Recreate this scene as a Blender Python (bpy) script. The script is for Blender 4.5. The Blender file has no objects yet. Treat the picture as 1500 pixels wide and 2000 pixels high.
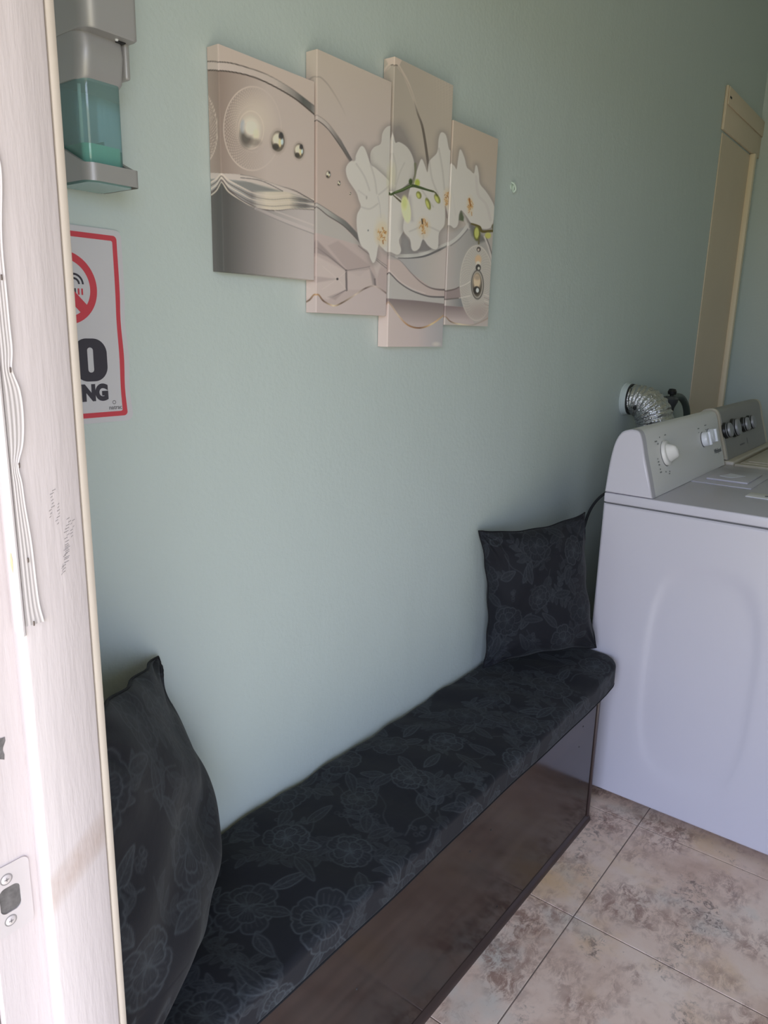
import bpy, bmesh, math, random
import numpy as np
from mathutils import Matrix, Vector

C = bpy.context.scene.collection
SC = bpy.context.scene
PI = math.pi

# ------------------------------------------------------------------ camera, world, lights, exposure
CAM_POS = (0.0, 0.0, 1.331)
CAM_R = np.array([[0.7882552623600911, 0.6148437455000348, 0.024916058699406596],
                  [0.16580632469231618, -0.1732287109266684, -0.9708244312967773],
                  [-0.5925891528315804, 0.769388706916194, -0.23849342468121998]])   # right, down, forward
FOCAL = 1450.4
cam_d = bpy.data.cameras.new('camera')
cam = bpy.data.objects.new('camera', cam_d)
C.objects.link(cam)
cam_d.sensor_fit = 'VERTICAL'
cam_d.sensor_height = 36.0
cam_d.lens = FOCAL / 2000.0 * 36.0
cam_d.clip_start = 0.02
m = Matrix.Identity(4)
for i in range(3):
    m[i][0] = CAM_R[0][i]; m[i][1] = -CAM_R[1][i]; m[i][2] = -CAM_R[2][i]; m[i][3] = CAM_POS[i]
cam.matrix_world = m
SC.camera = cam

SKY_TOP = (0.60, 0.80, 1.25)
SKY_LOW = (0.86, 0.97, 1.26)
GROUND = (0.86, 0.82, 0.62)
SKY_STRENGTH = 6.7
GROUND_GAIN = 0.6
world = bpy.data.worlds.new('daylight')
SC.world = world
world.use_nodes = True
nt = world.node_tree
nt.nodes.clear()
tc = nt.nodes.new('ShaderNodeTexCoord')
sep = nt.nodes.new('ShaderNodeSeparateXYZ')
mr = nt.nodes.new('ShaderNodeMapRange')
mr.inputs[1].default_value = -1; mr.inputs[2].default_value = 1
cr = nt.nodes.new('ShaderNodeValToRGB')
e = cr.color_ramp.elements
g = GROUND_GAIN
e[0].position = 0.0; e[0].color = (GROUND[0] * g, GROUND[1] * g, GROUND[2] * g, 1)
e[1].position = 0.49; e[1].color = (GROUND[0] * g, GROUND[1] * g, GROUND[2] * g, 1)
n = e.new(0.52); n.color = (*SKY_LOW, 1)
n = e.new(0.85); n.color = (*SKY_TOP, 1)
bg = nt.nodes.new('ShaderNodeBackground')
bg.inputs[1].default_value = SKY_STRENGTH
wo = nt.nodes.new('ShaderNodeOutputWorld')
nt.links.new(tc.outputs['Generated'], sep.inputs[0])
nt.links.new(sep.outputs[2], mr.inputs[0])
nt.links.new(mr.outputs[0], cr.inputs[0])
nt.links.new(cr.outputs[0], bg.inputs[0])
nt.links.new(bg.outputs[0], wo.inputs[0])

# portal in the doorway so that the daylight is sampled well
pl = bpy.data.lights.new('doorway_daylight', 'AREA')
po = bpy.data.objects.new('doorway_daylight', pl)
C.objects.link(po)
pl.shape = 'RECTANGLE'; pl.size = 0.90; pl.size_y = 2.04
pl.cycles.is_portal = True
po.location = (-0.10, 0.19, 1.02)
po.rotation_euler = (math.radians(90), 0, 0)

vs = SC.view_settings
vs.view_transform = 'Standard'
vs.look = 'None'
vs.exposure = 0.0
vs.gamma = 1.0
vs.use_curve_mapping = False
SC.cycles.use_denoising = True
SC.cycles.max_bounces = 10
SC.cycles.diffuse_bounces = 6
SC.cycles.transparent_max_bounces = 16
SC.cycles.sample_clamp_indirect = 6.0

# ------------------------------------------------------------------ helpers
def lin(c):
    c = np.asarray(c, float) / 255.0
    return np.where(c <= 0.04045, c / 12.92, ((c + 0.055) / 1.055) ** 2.4)

def srgb(r, g_, b):
    v = lin((r, g_, b))
    return (float(v[0]), float(v[1]), float(v[2]))

def mat(name, color, rough=0.6, metal=0.0, spec=0.5, bump=None, vary=None, coat=0.0):
    """bump: list of (scale xyz, noise scale, strength, distance); vary: (scale, amount)"""
    mt = bpy.data.materials.new(name)
    mt.use_nodes = True
    t = mt.node_tree
    p = t.nodes['Principled BSDF']
    p.inputs['Base Color'].default_value = (*color, 1)
    p.inputs['Roughness'].default_value = rough
    p.inputs['Metallic'].default_value = metal
    p.inputs['Specular IOR Level'].default_value = spec
    p.inputs['Coat Weight'].default_value = coat
    p.inputs['Coat Roughness'].default_value = 0.08
    co = None
    if bump or vary:
        co = t.nodes.new('ShaderNodeTexCoord')
    if bump:
        prev = None
        for (sc3, ns, st, di) in bump:
            mp = t.nodes.new('ShaderNodeMapping'); mp.inputs['Scale'].default_value = sc3
            nz = t.nodes.new('ShaderNodeTexNoise'); nz.inputs['Scale'].default_value = ns
            nz.inputs['Detail'].default_value = 4
            b = t.nodes.new('ShaderNodeBump'); b.inputs['Strength'].default_value = st; b.inputs['Distance'].default_value = di
            t.links.new(co.outputs['Object'], mp.inputs[0]); t.links.new(mp.outputs[0], nz.inputs['Vector'])
            t.links.new(nz.outputs['Fac'], b.inputs['Height'])
            if prev: t.links.new(prev.outputs[0], b.inputs['Normal'])
            prev = b
        t.links.new(prev.outputs[0], p.inputs['Normal'])
    if vary:
        nz = t.nodes.new('ShaderNodeTexNoise'); nz.inputs['Scale'].default_value = vary[0]; nz.inputs['Detail'].default_value = 5
        t.links.new(co.outputs['Object'], nz.inputs['Vector'])
        mx = t.nodes.new('ShaderNodeMix'); mx.data_type = 'RGBA'
        mx.inputs[6].default_value = (*[c * (1 - vary[1]) for c in color], 1)
        mx.inputs[7].default_value = (*[min(1, c * (1 + vary[1])) for c in color], 1)
        t.links.new(nz.outputs['Fac'], mx.inputs[0]); t.links.new(mx.outputs[2], p.inputs['Base Color'])
    return mt

def attr_mat(name, rough, spec=0.5, bump=None, sheen=0.0):
    mt = mat(name, (0.5, 0.5, 0.5), rough, spec=spec, bump=bump)
    t = mt.node_tree
    a = t.nodes.new('ShaderNodeAttribute'); a.attribute_name = 'Col'
    p = t.nodes['Principled BSDF']
    t.links.new(a.outputs['Color'], p.inputs['Base Color'])
    p.inputs['Sheen Weight'].default_value = sheen
    return mt

class MB:
    """collects shapes for one mesh"""
    def __init__(s): s.v = []; s.f = []; s.sm = []
    def add(s, vs_, fs, smooth=False):
        o = len(s.v); s.v += [tuple(map(float, v)) for v in vs_]
        s.f += [tuple(o + i for i in f) for f in fs]; s.sm += [smooth] * len(fs)
        return s
    def box(s, x0, x1, y0, y1, z0, z1, r=0.0, seg=2):
        if x0 > x1: x0, x1 = x1, x0
        if y0 > y1: y0, y1 = y1, y0
        if z0 > z1: z0, z1 = z1, z0
        bm = bmesh.new(); bmesh.ops.create_cube(bm, size=1)
        for v in bm.verts:
            v.co = Vector(((x0 + x1) / 2 + v.co.x * (x1 - x0), (y0 + y1) / 2 + v.co.y * (y1 - y0), (z0 + z1) / 2 + v.co.z * (z1 - z0)))
        if r > 0: bmesh.ops.bevel(bm, geom=bm.edges[:], offset=r, segments=seg, affect='EDGES', profile=0.5)
        s.bm(bm, r > 0); return s
    def bm(s, bm, smooth=False):
        bm.verts.ensure_lookup_table(); bm.verts.index_update()
        s.add([v.co for v in bm.verts], [[v.index for v in f.verts] for f in bm.faces], smooth); bm.free(); return s
    def tube(s, pts, rad, n=12, cap=True):
        pts = [Vector(p) for p in pts]; rads = rad if isinstance(rad, (list, tuple)) else [rad] * len(pts)
        vs_ = []; up = Vector((0.123, 0.31, 0.94)).normalized(); prev = None
        for i, p in enumerate(pts):
            d = (pts[min(i + 1, len(pts) - 1)] - pts[max(i - 1, 0)]).normalized()
            a = (prev - d * prev.dot(d)).normalized() if prev else d.cross(up).normalized()
            prev = a; b = d.cross(a)
            for k in range(n):
                t = 2 * PI * k / n; vs_.append(p + (a * math.cos(t) + b * math.sin(t)) * rads[i])
        fs = [(i * n + k, i * n + (k + 1) % n, (i + 1) * n + (k + 1) % n, (i + 1) * n + k) for i in range(len(pts) - 1) for k in range(n)]
        if cap: fs += [tuple(range(n - 1, -1, -1)), tuple((len(pts) - 1) * n + k for k in range(n))]
        return s.add(vs_, fs, True)
    def lathe(s, prof, o, axis, n=40):
        """prof: (radius, height along axis)"""
        o = Vector(o); ax = Vector(axis).normalized(); a = ax.orthogonal().normalized(); b = ax.cross(a)
        vs_ = [o + ax * h_ + (a * math.cos(2 * PI * k / n) + b * math.sin(2 * PI * k / n)) * max(r, 1e-5) for r, h_ in prof for k in range(n)]
        fs = [(i * n + k, i * n + (k + 1) % n, (i + 1) * n + (k + 1) % n, (i + 1) * n + k) for i in range(len(prof) - 1) for k in range(n)]
        return s.add(vs_, fs, True)
    def prism(s, poly, fn, d0, d1, smooth=False):
        """poly 2D points, fn(a,b,d)->xyz, extruded from d0 to d1"""
        n = len(poly)
        vs_ = [fn(a, b, d0) for a, b in poly] + [fn(a, b, d1) for a, b in poly]
        s.add(vs_, [tuple(range(n - 1, -1, -1)), tuple(range(n, 2 * n))], False)
        o = len(s.v) - 2 * n
        for i in range(n):
            s.f.append((o + i, o + (i + 1) % n, o + n + (i + 1) % n, o + n + i)); s.sm.append(smooth)
        return s
    def build(s, name, material, parent=None, sharp=35, fix=True):
        me = bpy.data.meshes.new(name)
        me.from_pydata(s.v, [], s.f)
        me.polygons.foreach_set('use_smooth', s.sm)
        if fix:
            bm = bmesh.new(); bm.from_mesh(me); bmesh.ops.recalc_face_normals(bm, faces=bm.faces[:]); bm.to_mesh(me); bm.free()
        me.update()
        try: me.set_sharp_from_angle(angle=math.radians(sharp))
        except Exception: pass
        return link(name, me, material, parent)

def link(name, me, material, parent=None):
    me.materials.append(material)
    o = bpy.data.objects.new(name, me); C.objects.link(o)
    if parent is not None:
        o.parent = parent
        o.matrix_parent_inverse = Matrix.Identity(4)
        o.location = tuple(-c for c in abs_loc(parent))
    return o

LOC = {}
def abs_loc(o):
    return LOC.get(o.name, (0, 0, 0))

def empty(name, loc):
    o = bpy.data.objects.new(name, None); C.objects.link(o); o.location = loc
    o.empty_display_size = 0.05
    LOC[o.name] = tuple(loc)
    return o

def tag(o, label, cat, group=None, kind=None):
    o['label'] = label; o['category'] = cat
    if group: o['group'] = group
    if kind: o['kind'] = kind
    return o

def struct(o, label=None, cat=None):
    o['kind'] = 'structure'
    if label: o['label'] = label
    if cat: o['category'] = cat
    return o

def grid_mesh(name, P, material, parent=None, colors=None, closed_u=False, smooth=True, extra=None):
    """P (nu,nv,3) grid of points as a mesh, optional colours (nu,nv,3)"""
    nu, nv = P.shape[:2]
    idx = np.arange(nu * nv).reshape(nu, nv)
    if closed_u: idx = np.vstack([idx, idx[:1]])
    q = np.stack([idx[:-1, :-1], idx[1:, :-1], idx[1:, 1:], idx[:-1, 1:]], -1).reshape(-1, 4)
    me = bpy.data.meshes.new(name)
    me.vertices.add(nu * nv); me.vertices.foreach_set('co', P.reshape(-1).astype(np.float32))
    me.loops.add(q.size); me.loops.foreach_set('vertex_index', q.reshape(-1).astype(np.int32))
    me.polygons.add(len(q)); me.polygons.foreach_set('loop_start', np.arange(0, q.size, 4, dtype=np.int32))
    me.polygons.foreach_set('use_smooth', np.full(len(q), smooth))
    if colors is not None: set_col(me, colors.reshape(-1, 3))
    me.update(calc_edges=True); me.validate()
    return link(name, me, material, parent)

def set_col(me, col):
    a = me.color_attributes.new('Col', 'FLOAT_COLOR', 'POINT')
    c4 = np.ones((len(col), 4), np.float32); c4[:, :3] = col
    a.data.foreach_set('color', c4.reshape(-1))

def text_mesh(name, body, size, material, parent, origin, xdir, ydir, sx=1.0, offset=0.0, extrude=0.0002, align='LEFT'):
    cu = bpy.data.curves.new(name, 'FONT'); cu.body = body; cu.size = size; cu.offset = offset; cu.extrude = extrude
    cu.align_x = align
    to = bpy.data.objects.new(name + '_tmp', cu); C.objects.link(to)
    dg = bpy.context.evaluated_depsgraph_get(); dg.update()
    me = bpy.data.meshes.new_from_object(to.evaluated_get(dg))
    bpy.data.objects.remove(to); 
    x = Vector(xdir); y = Vector(ydir); z = x.cross(y)
    for v in me.vertices:
        v.co = Vector(origin) + x * (v.co.x * sx) + y * v.co.y + z * v.co.z
    me.materials.clear()
    return link(name, me, material, parent)

def smooth_poly(pts, n=8, closed=False):
    P = np.array(pts, float); N = len(P); out = []
    rng = range(N) if closed else range(N - 1)
    for i in rng:
        p0 = P[(i - 1) % N] if closed or i > 0 else P[0]; p1 = P[i]; p2 = P[(i + 1) % N]
        p3 = P[(i + 2) % N] if closed or i + 2 < N else P[-1]
        for k in range(n):
            t = k / n
            out.append(0.5 * ((2 * p1) + (-p0 + p2) * t + (2 * p0 - 5 * p1 + 4 * p2 - p3) * t * t + (-p0 + 3 * p1 - 3 * p2 + p3) * t ** 3))
    if not closed: out.append(P[-1])
    return np.array(out)

def seg_dist(U, V, poly, closed=False):
    """distance of points to polyline, position along it 0..1"""
    best = np.full(U.shape, 1e9); tt = np.zeros(U.shape)
    N = len(poly); M = N if closed else N - 1
    for i in range(M):
        a = poly[i]; b = poly[(i + 1) % N]; d = b - a; L = d @ d
        if L < 1e-12: continue
        t = np.clip(((U - a[0]) * d[0] + (V - a[1]) * d[1]) / L, 0, 1)
        q = np.hypot(U - a[0] - t * d[0], V - a[1] - t * d[1])
        w = q < best; best = np.where(w, q, best); tt = np.where(w, (i + t) / M, tt)
    return best, tt

def inside(U, V, poly):
    r = np.zeros(U.shape, bool); N = len(poly)
    for i in range(N):
        a = poly[i]; b = poly[(i + 1) % N]
        if a[1] == b[1]: continue
        c = ((a[1] > V) != (b[1] > V)) & (U < (b[0] - a[0]) * (V - a[1]) / (b[1] - a[1]) + a[0])
        r ^= c
    return r

class Paint:
    """printed colours over a set of image pixel coordinates"""
    def __init__(s, U, V, base): s.U = U; s.V = V; s.c = np.zeros(U.shape + (3,)) + np.asarray(base, float)
    def mix(s, a, col): s.c += (np.asarray(col, float) - s.c) * np.clip(a, 0, 1)[..., None]
    def box(s, poly, pad):
        lo = poly.min(0) - pad; hi = poly.max(0) + pad
        return (s.U > lo[0]) & (s.U < hi[0]) & (s.V > lo[1]) & (s.V < hi[1])
    def poly(s, pts, col, soft=1.0, alpha=1.0, smooth=0, shade=None):
        P = smooth_poly(pts, smooth, True) if smooth else np.array(pts, float)
        mk = s.box(P, soft + 1)
        if not mk.any(): return
        u = s.U[mk]; v = s.V[mk]; d, _ = seg_dist(u, v, P, True); ins = inside(u, v, P)
        a = np.clip(0.5 + np.where(ins, d, -d) / soft, 0, 1) * alpha
        if callable(col): col = col(u, v)
        cc = s.c[mk]; cc += (np.asarray(col, float) - cc) * a[:, None]; s.c[mk] = cc
    def glow(s, pts, col, rad, alpha, smooth=0):
        """soft printed halo round an outline"""
        P = smooth_poly(pts, smooth, True) if smooth else np.array(pts, float)
        mk = s.box(P, rad)
        if not mk.any(): return
        u = s.U[mk]; v = s.V[mk]; d, _ = seg_dist(u, v, P, True); d = np.where(inside(u, v, P), 0, d)
        a = np.clip(1 - d / rad, 0, 1) ** 2 * alpha
        cc = s.c[mk]; cc += (np.asarray(col, float) - cc) * a[:, None]; s.c[mk] = cc
    def line(s, pts, col, w, alpha=1.0, smooth=6, al=None, soft=1.0):
        P = smooth_poly(pts, smooth) if smooth else np.array(pts, float)
        ww = max(w) if isinstance(w, (tuple, list)) else w
        mk = s.box(P, ww + 2)
        if not mk.any(): return
        u = s.U[mk]; v = s.V[mk]; d, t = seg_dist(u, v, P)
        w_ = np.interp(t, np.linspace(0, 1, len(w)), w) if isinstance(w, (tuple, list)) else w
        a = np.clip((w_ / 2 - d) / soft + 0.5, 0, 1) * alpha
        if al is not None: a = a * np.interp(t, np.linspace(0, 1, len(al)), al)
        col = np.asarray(col, float)
        if col.ndim == 2:
            col = np.stack([np.interp(t, np.linspace(0, 1, len(col)), col[:, k]) for k in range(3)], -1)
        cc = s.c[mk]; cc += (col - cc) * a[:, None]; s.c[mk] = cc
    def ell(s, cu, cv, ru, rv, col, soft=0.15, alpha=1.0, rot=0.0):
        du = s.U - cu; dv = s.V - cv; c_, s_ = math.cos(rot), math.sin(rot)
        r = np.hypot((du * c_ + dv * s_) / ru, (-du * s_ + dv * c_) / rv)
        s.mix(np.clip((1 - r) / soft + 0.5, 0, 1) * alpha, col)
    def ring(s, cu, cv, ru, rv, col, w, alpha=1.0):
        r = np.hypot((s.U - cu) / ru, (s.V - cv) / rv)
        s.mix(np.clip((w - np.abs(r - 1)) / w, 0, 1) * alpha, col)
# ------------------------------------------------------------------ the place (metres; left wall at x = WX, y runs into the room)
WX = -0.945          # left wall
XR = 1.25            # right wall
YF = 0.305           # inner face of the front wall (the doorway is in it)
YB = 3.965           # far wall
ZC = 2.85            # ceiling

# materials of the room
M_wall = mat('mint_wall_paint', (0.580, 0.648, 0.635), 0.55, spec=0.35,
             bump=[((1, 1, 1), 110, 0.25, 0.003), ((1, 1.2, 0.8), 9, 0.18, 0.012), ((1, 1, 1), 260, 0.18, 0.001)], vary=(2.5, 0.02))
M_ceil = mat('ceiling_paint', (0.74, 0.75, 0.66), 0.8)
M_jamb = mat('white_gloss_paint', (0.465, 0.405, 0.408), 0.42, spec=0.4, bump=[((9, 9, 1.1), 12, 0.32, 0.0020), ((22, 22, 3.0), 16, 0.28, 0.0008)], vary=(9, 0.02))
def add_stain(mt):
    """a brown smear where hands touch the doorway"""
    t = mt.node_tree; p = t.nodes['Principled BSDF']; src = p.inputs['Base Color'].links[0].from_socket
    co = t.nodes.new('ShaderNodeTexCoord'); sp = t.nodes.new('ShaderNodeSeparateXYZ'); t.links.new(co.outputs['Object'], sp.inputs[0])
    def mth(op, a, b=None):
        n_ = t.nodes.new('ShaderNodeMath'); n_.operation = op
        for k, v in ((0, a), (1, b)):
            if v is None: continue
            if hasattr(v, 'is_linked'): t.links.new(v, n_.inputs[k])
            else: n_.inputs[k].default_value = v
        return n_.outputs[0]
    slope = mth('MULTIPLY', mth('SUBTRACT', sp.outputs[1], 0.290), 0.75)
    d = mth('DIVIDE', mth('SUBTRACT', mth('SUBTRACT', sp.outputs[2], 0.872), slope), 0.022)
    band = mth('MAXIMUM', mth('SUBTRACT', 1.0, mth('MULTIPLY', d, d)), 0.0)
    band = mth('MULTIPLY', band, mth('GREATER_THAN', sp.outputs[1], 0.2595))
    nz = t.nodes.new('ShaderNodeTexNoise'); nz.inputs['Scale'].default_value = 55; nz.inputs['Detail'].default_value = 5; t.links.new(co.outputs['Object'], nz.inputs['Vector'])
    f = mth('MULTIPLY', band, mth('MULTIPLY', nz.outputs['Fac'], 0.75))
    mx = t.nodes.new('ShaderNodeMix'); mx.data_type = 'RGBA'; t.links.new(f, mx.inputs[0]); t.links.new(src, mx.inputs[6]); mx.inputs[7].default_value = (0.30, 0.20, 0.15, 1)
    t.links.new(mx.outputs[2], p.inputs['Base Color'])
add_stain(M_jamb)
M_cream = mat('aged_cream_paint', (0.44, 0.375, 0.325), 0.5, bump=[((10, 10, 1), 12, 0.3, 0.001)], vary=(25, 0.06))
M_tan = mat('tan_door_paint', (0.74, 0.61, 0.47), 0.6, bump=[((40, 40, 1.5), 4, 0.3, 0.001)], vary=(3, 0.05))
M_tanl = mat('pale_wood_trim', (0.86, 0.74, 0.56), 0.5, vary=(8, 0.05))

def tile_material():
    mt = mat('stone_look_floor_tile', (0.4, 0.35, 0.32), 0.32, spec=0.4)
    t = mt.node_tree; p = t.nodes['Principled BSDF']; N = t.nodes.new; Lk = t.links.new
    co = N('ShaderNodeTexCoord')
    def noise(scale, detail, rough=0.6, dist=0.0, sc3=(1, 1, 1), off=(0, 0, 0)):
        mp = N('ShaderNodeMapping'); mp.inputs['Scale'].default_value = sc3; mp.inputs['Location'].default_value = off
        nz = N('ShaderNodeTexNoise'); nz.inputs['Scale'].default_value = scale; nz.inputs['Detail'].default_value = detail
        nz.inputs['Roughness'].default_value = rough; nz.inputs['Distortion'].default_value = dist
        Lk(co.outputs['Object'], mp.inputs[0]); Lk(mp.outputs[0], nz.inputs['Vector']); return nz.outputs['Fac']
    def ramp(src, stops):
        r = N('ShaderNodeValToRGB'); el = r.color_ramp.elements
        el[0].position, el[0].color = stops[0][0], (*stops[0][1], 1)
        el[1].position, el[1].color = stops[-1][0], (*stops[-1][1], 1)
        for s_, c_ in stops[1:-1]:
            q = el.new(s_); q.color = (*c_, 1)
        Lk(src, r.inputs[0]); return r.outputs[0]
    def mix(fac, a, b):
        x = N('ShaderNodeMix'); x.data_type = 'RGBA'
        if hasattr(fac, 'is_linked'): Lk(fac, x.inputs[0])
        else: x.inputs[0].default_value = fac
        for k, v in ((6, a), (7, b)):
            if hasattr(v, 'is_linked'): Lk(v, x.inputs[k])
            else: x.inputs[k].default_value = (*v, 1)
        return x.outputs[2]
    base = ramp(noise(4.0, 7, 0.62), [(0.30, (0.62, 0.42, 0.32)), (0.48, (0.82, 0.62, 0.51)), (0.70, (0.92, 0.75, 0.64))])
    warm = ramp(noise(3.0, 5, 0.6, off=(3.1, 1.7, 0)), [(0.52, (0, 0, 0)), (0.68, (0.8, 0.8, 0.8))])
    c = mix(warm, base, (0.78, 0.53, 0.30))
    grey = ramp(noise(3.6, 4, 0.6, off=(-4.0, 2.2, 0)), [(0.54, (0, 0, 0)), (0.70, (0.8, 0.8, 0.8))])
    c = mix(grey, c, (0.64, 0.64, 0.59))
    # clouds of broken brown crust
    patch = ramp(noise(5.0, 4, 0.6, 0.4, off=(1.3, 8.2, 0)), [(0.46, (0, 0, 0)), (0.60, (1, 1, 1))])
    brk = ramp(noise(34, 8, 0.78, 0.5, sc3=(1.25, 0.75, 1)), [(0.44, (0, 0, 0)), (0.56, (0.85, 0.85, 0.85))])
    mm = N('ShaderNodeMath'); mm.operation = 'MULTIPLY'; Lk(patch, mm.inputs[0]); Lk(brk, mm.inputs[1])
    c = mix(mm.outputs[0], c, (0.34, 0.20, 0.155))
    p2 = ramp(noise(6.5, 4, 0.6, 0.6, off=(7.3, -3.2, 0)), [(0.55, (0, 0, 0)), (0.66, (1, 1, 1))])
    b2 = ramp(noise(55, 7, 0.8, 0.8), [(0.50, (0, 0, 0)), (0.58, (0.8, 0.8, 0.8))])
    m2 = N('ShaderNodeMath'); m2.operation = 'MULTIPLY'; Lk(p2, m2.inputs[0]); Lk(b2, m2.inputs[1])
    c = mix(m2.outputs[0], c, (0.19, 0.135, 0.115))
    # fine streaks
    stn = ramp(noise(20, 6, 0.7, 0.3, sc3=(2.6, 0.8, 1)), [(0.58, (0, 0, 0)), (0.74, (0.35, 0.35, 0.35))])
    c = mix(stn, c, (0.42, 0.28, 0.23))
    pit = ramp(noise(90, 3, 0.6), [(0.68, (0, 0, 0)), (0.73, (0.45, 0.45, 0.45))])
    c = mix(pit, c, (0.25, 0.17, 0.14))
    Lk(c, p.inputs['Base Color'])
    bp = N('ShaderNodeBump'); bp.inputs['Strength'].default_value = 0.12; bp.inputs['Distance'].default_value = 0.002
    Lk(noise(60, 5), bp.inputs['Height']); Lk(bp.outputs[0], p.inputs['Normal'])
    return mt
M_tile = tile_material()
M_grout = mat('floor_grout', (0.24, 0.185, 0.16), 0.85, vary=(14, 0.45))

# floor: slab of grout with slightly raised tiles, one mesh
TS = 0.4305; GX = -0.527; GY = 1.455; GW = 0.0030
fl = MB(); fl.box(WX - 0.1, XR + 0.1, YF - 0.11, YB + 0.1, -0.06, -0.0015)
floor = struct(fl.build('floor', M_grout))
ti = MB()
for i in range(-2, 5):
    for j in range(-4, 7):
        x0 = GX + i * TS + GW / 2; y0 = GY + j * TS + GW / 2
        xa, xb = max(x0, WX - 0.02), min(x0 + TS - GW, XR + 0.02)
        ya, yb = max(y0, YF), min(y0 + TS - GW, YB + 0.02)
        if xb - xa < 0.01 or yb - ya < 0.01: continue
        ti.box(xa, xb, ya, yb, -0.02, 0.0, 0.0006, 1)
ti.build('tile_field', M_tile, floor)

# walls and ceiling
w = MB(); w.box(WX - 0.12, WX, YF - 0.1, YB + 0.12, -0.05, ZC); struct(w.build('wall_left', M_wall))
w = MB(); w.box(WX, XR + 0.12, YB, YB + 0.12, -0.05, ZC); struct(w.build('wall_far', M_wall))
w = MB(); w.box(XR, XR + 0.12, YF - 0.1, YB, -0.05, ZC); struct(w.build('wall_right', M_wall))
JX = -0.572          # face of the jamb that carries the strike plate
SX = -0.5500         # face of the stop
DX = 0.345           # right side of the opening
ZD = 2.06
YO = 0.218           # outer face of the front wall
w = MB()
w.box(WX, JX - 0.02, YO + 0.004, YF, -0.05, ZC)
w.box(DX + 0.02, XR, YO + 0.004, YF, -0.05, ZC)
w.box(JX - 0.02, DX + 0.02, YO + 0.004, YF, ZD + 0.02, ZC)
struct(w.build('wall_front', M_wall))
w = MB(); w.box(WX - 0.12, XR + 0.12, YF - 0.1, YB + 0.12, ZC, ZC + 0.1); struct(w.build('ceiling', M_ceil))

# added unseen slab over the entrance, outside: keeps the high sky off the doorway
w = MB(); w.box(-2.2, 2.2, -1.5, YO - 0.02, 2.30, 2.38); w.box(-2.2, 2.2, -1.52, -1.48, 2.18, 2.38); struct(w.build('sky_blocker', mat('sky_blocker_matte', (0.45, 0.42, 0.38), 0.8, vary=(4, 0.1))))
# doorway: jambs, stops, casing inside, weatherstrip, strike plate
door = struct(empty('door_1', (JX, 0.27, 0)))
YS = 0.2585          # where the stop begins
j = MB()
j.box(JX - 0.02, JX, YO, 0.3185, 0.0, ZD + 0.02, 0.0012, 1)
j.box(DX, DX + 0.02, YO, 0.3185, 0.0, ZD + 0.02, 0.0012, 1)
j.box(JX, DX, YO, 0.3185, ZD, ZD + 0.02)
j.build('jamb', M_jamb, door)
j = MB()
j.box(JX - 0.002, SX, YS, 0.3128, 0.0, ZD, 0.0018, 2)
j.box(DX - 0.015, DX + 0.002, YS, 0.3128, 0.0, ZD, 0.0018, 2)
j.box(SX, DX - 0.015, YS, 0.3128, ZD - 0.015, ZD + 0.002)
j.build('door_stop', M_jamb, door)
j = MB()
j.box(-0.632, SX - 0.0006, 0.3137, 0.3212, 0.0, ZD + 0.05, 0.002, 2)
j.box(DX - 0.0144, DX + 0.07, 0.3137, 0.3212, 0.0, ZD + 0.05, 0.002, 2)
j.box(SX, DX - 0.0144, 0.3137, 0.3212, ZD - 0.0144, ZD + 0.05)
j.build('casing', M_cream, door)
j = MB()
j.box(JX - 0.09, JX - 0.006, YO - 0.012, YO - 0.0005, 0.0, ZD + 0.08, 0.002, 2)
j.box(DX + 0.006, DX + 0.09, YO - 0.012, YO - 0.0005, 0.0, ZD + 0.08, 0.002, 2)
j.build('outer_casing', M_jamb, door)
j = MB(); j.box(JX, DX, YO - 0.06, 0.3118, -0.04, 0.004, 0.002, 1); j.build('threshold', mat('threshold_metal', (0.35, 0.33, 0.3), 0.4, 0.6), door)

# weatherstrip: a nailed face strip and a wavy ribbed flange, ends at waist height
M_vinyl = mat('weatherstrip_vinyl', (0.43, 0.385, 0.385), 0.45, bump=[((1, 1, 0.2), 300, 0.2, 0.0005)])
WZ = 1.093
ws = MB(); ws.box(SX - 0.014, SX + 0.0012, YS - 0.0026, YS - 0.0001, WZ - 0.002, ZD - 0.02, 0.0006, 1)
strip = ws.build('weatherstrip', M_vinyl, door)
nz, ny = 420, 34
zz = np.linspace(WZ + 0.006, ZD - 0.03, nz)
wave = 0.0105 + 0.0022 * np.sin((zz - 1.09) * 2 * PI / 0.155 + 0.4) + 0.0009 * np.sin(zz * 71)
for zn in (1.226, 1.296, 1.45, 1.61): wave -= 0.0032 * np.exp(-((zz - zn) / 0.010) ** 2)
wave += 0.003 * np.exp(-((zz - WZ) / 0.014) ** 2)
tt_ = np.linspace(0, 1, ny)
P = np.zeros((nz, ny, 3))
P[:, :, 1] = YS + wave[:, None] * tt_[None]
rib = 0.0004 * (0.5 + 0.5 * np.cos(tt_ * 2 * PI * 4.0))
P[:, :, 0] = SX + 0.0012 + rib[None] + 0.0012 * np.clip((tt_[None] - 0.78) / 0.22, 0, 1) ** 2
P[:, -1, 0] = SX + 0.0002
P[:, :, 2] = zz[:, None]
grid_mesh('flange', P, M_vinyl, strip)
nm = MB()
for zn in (1.1, 1.152, 1.226, 1.296, 1.36, 1.5):
    nm.box(SX + 0.0016, SX + 0.0026, YS + 0.0055, YS + 0.0067, zn - 0.002, zn + 0.002, 0.0004, 1)
nm.build('staple', mat('rusty_staple', (0.12, 0.09, 0.08), 0.6, 0.6), strip)['kind'] = 'stuff'

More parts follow.
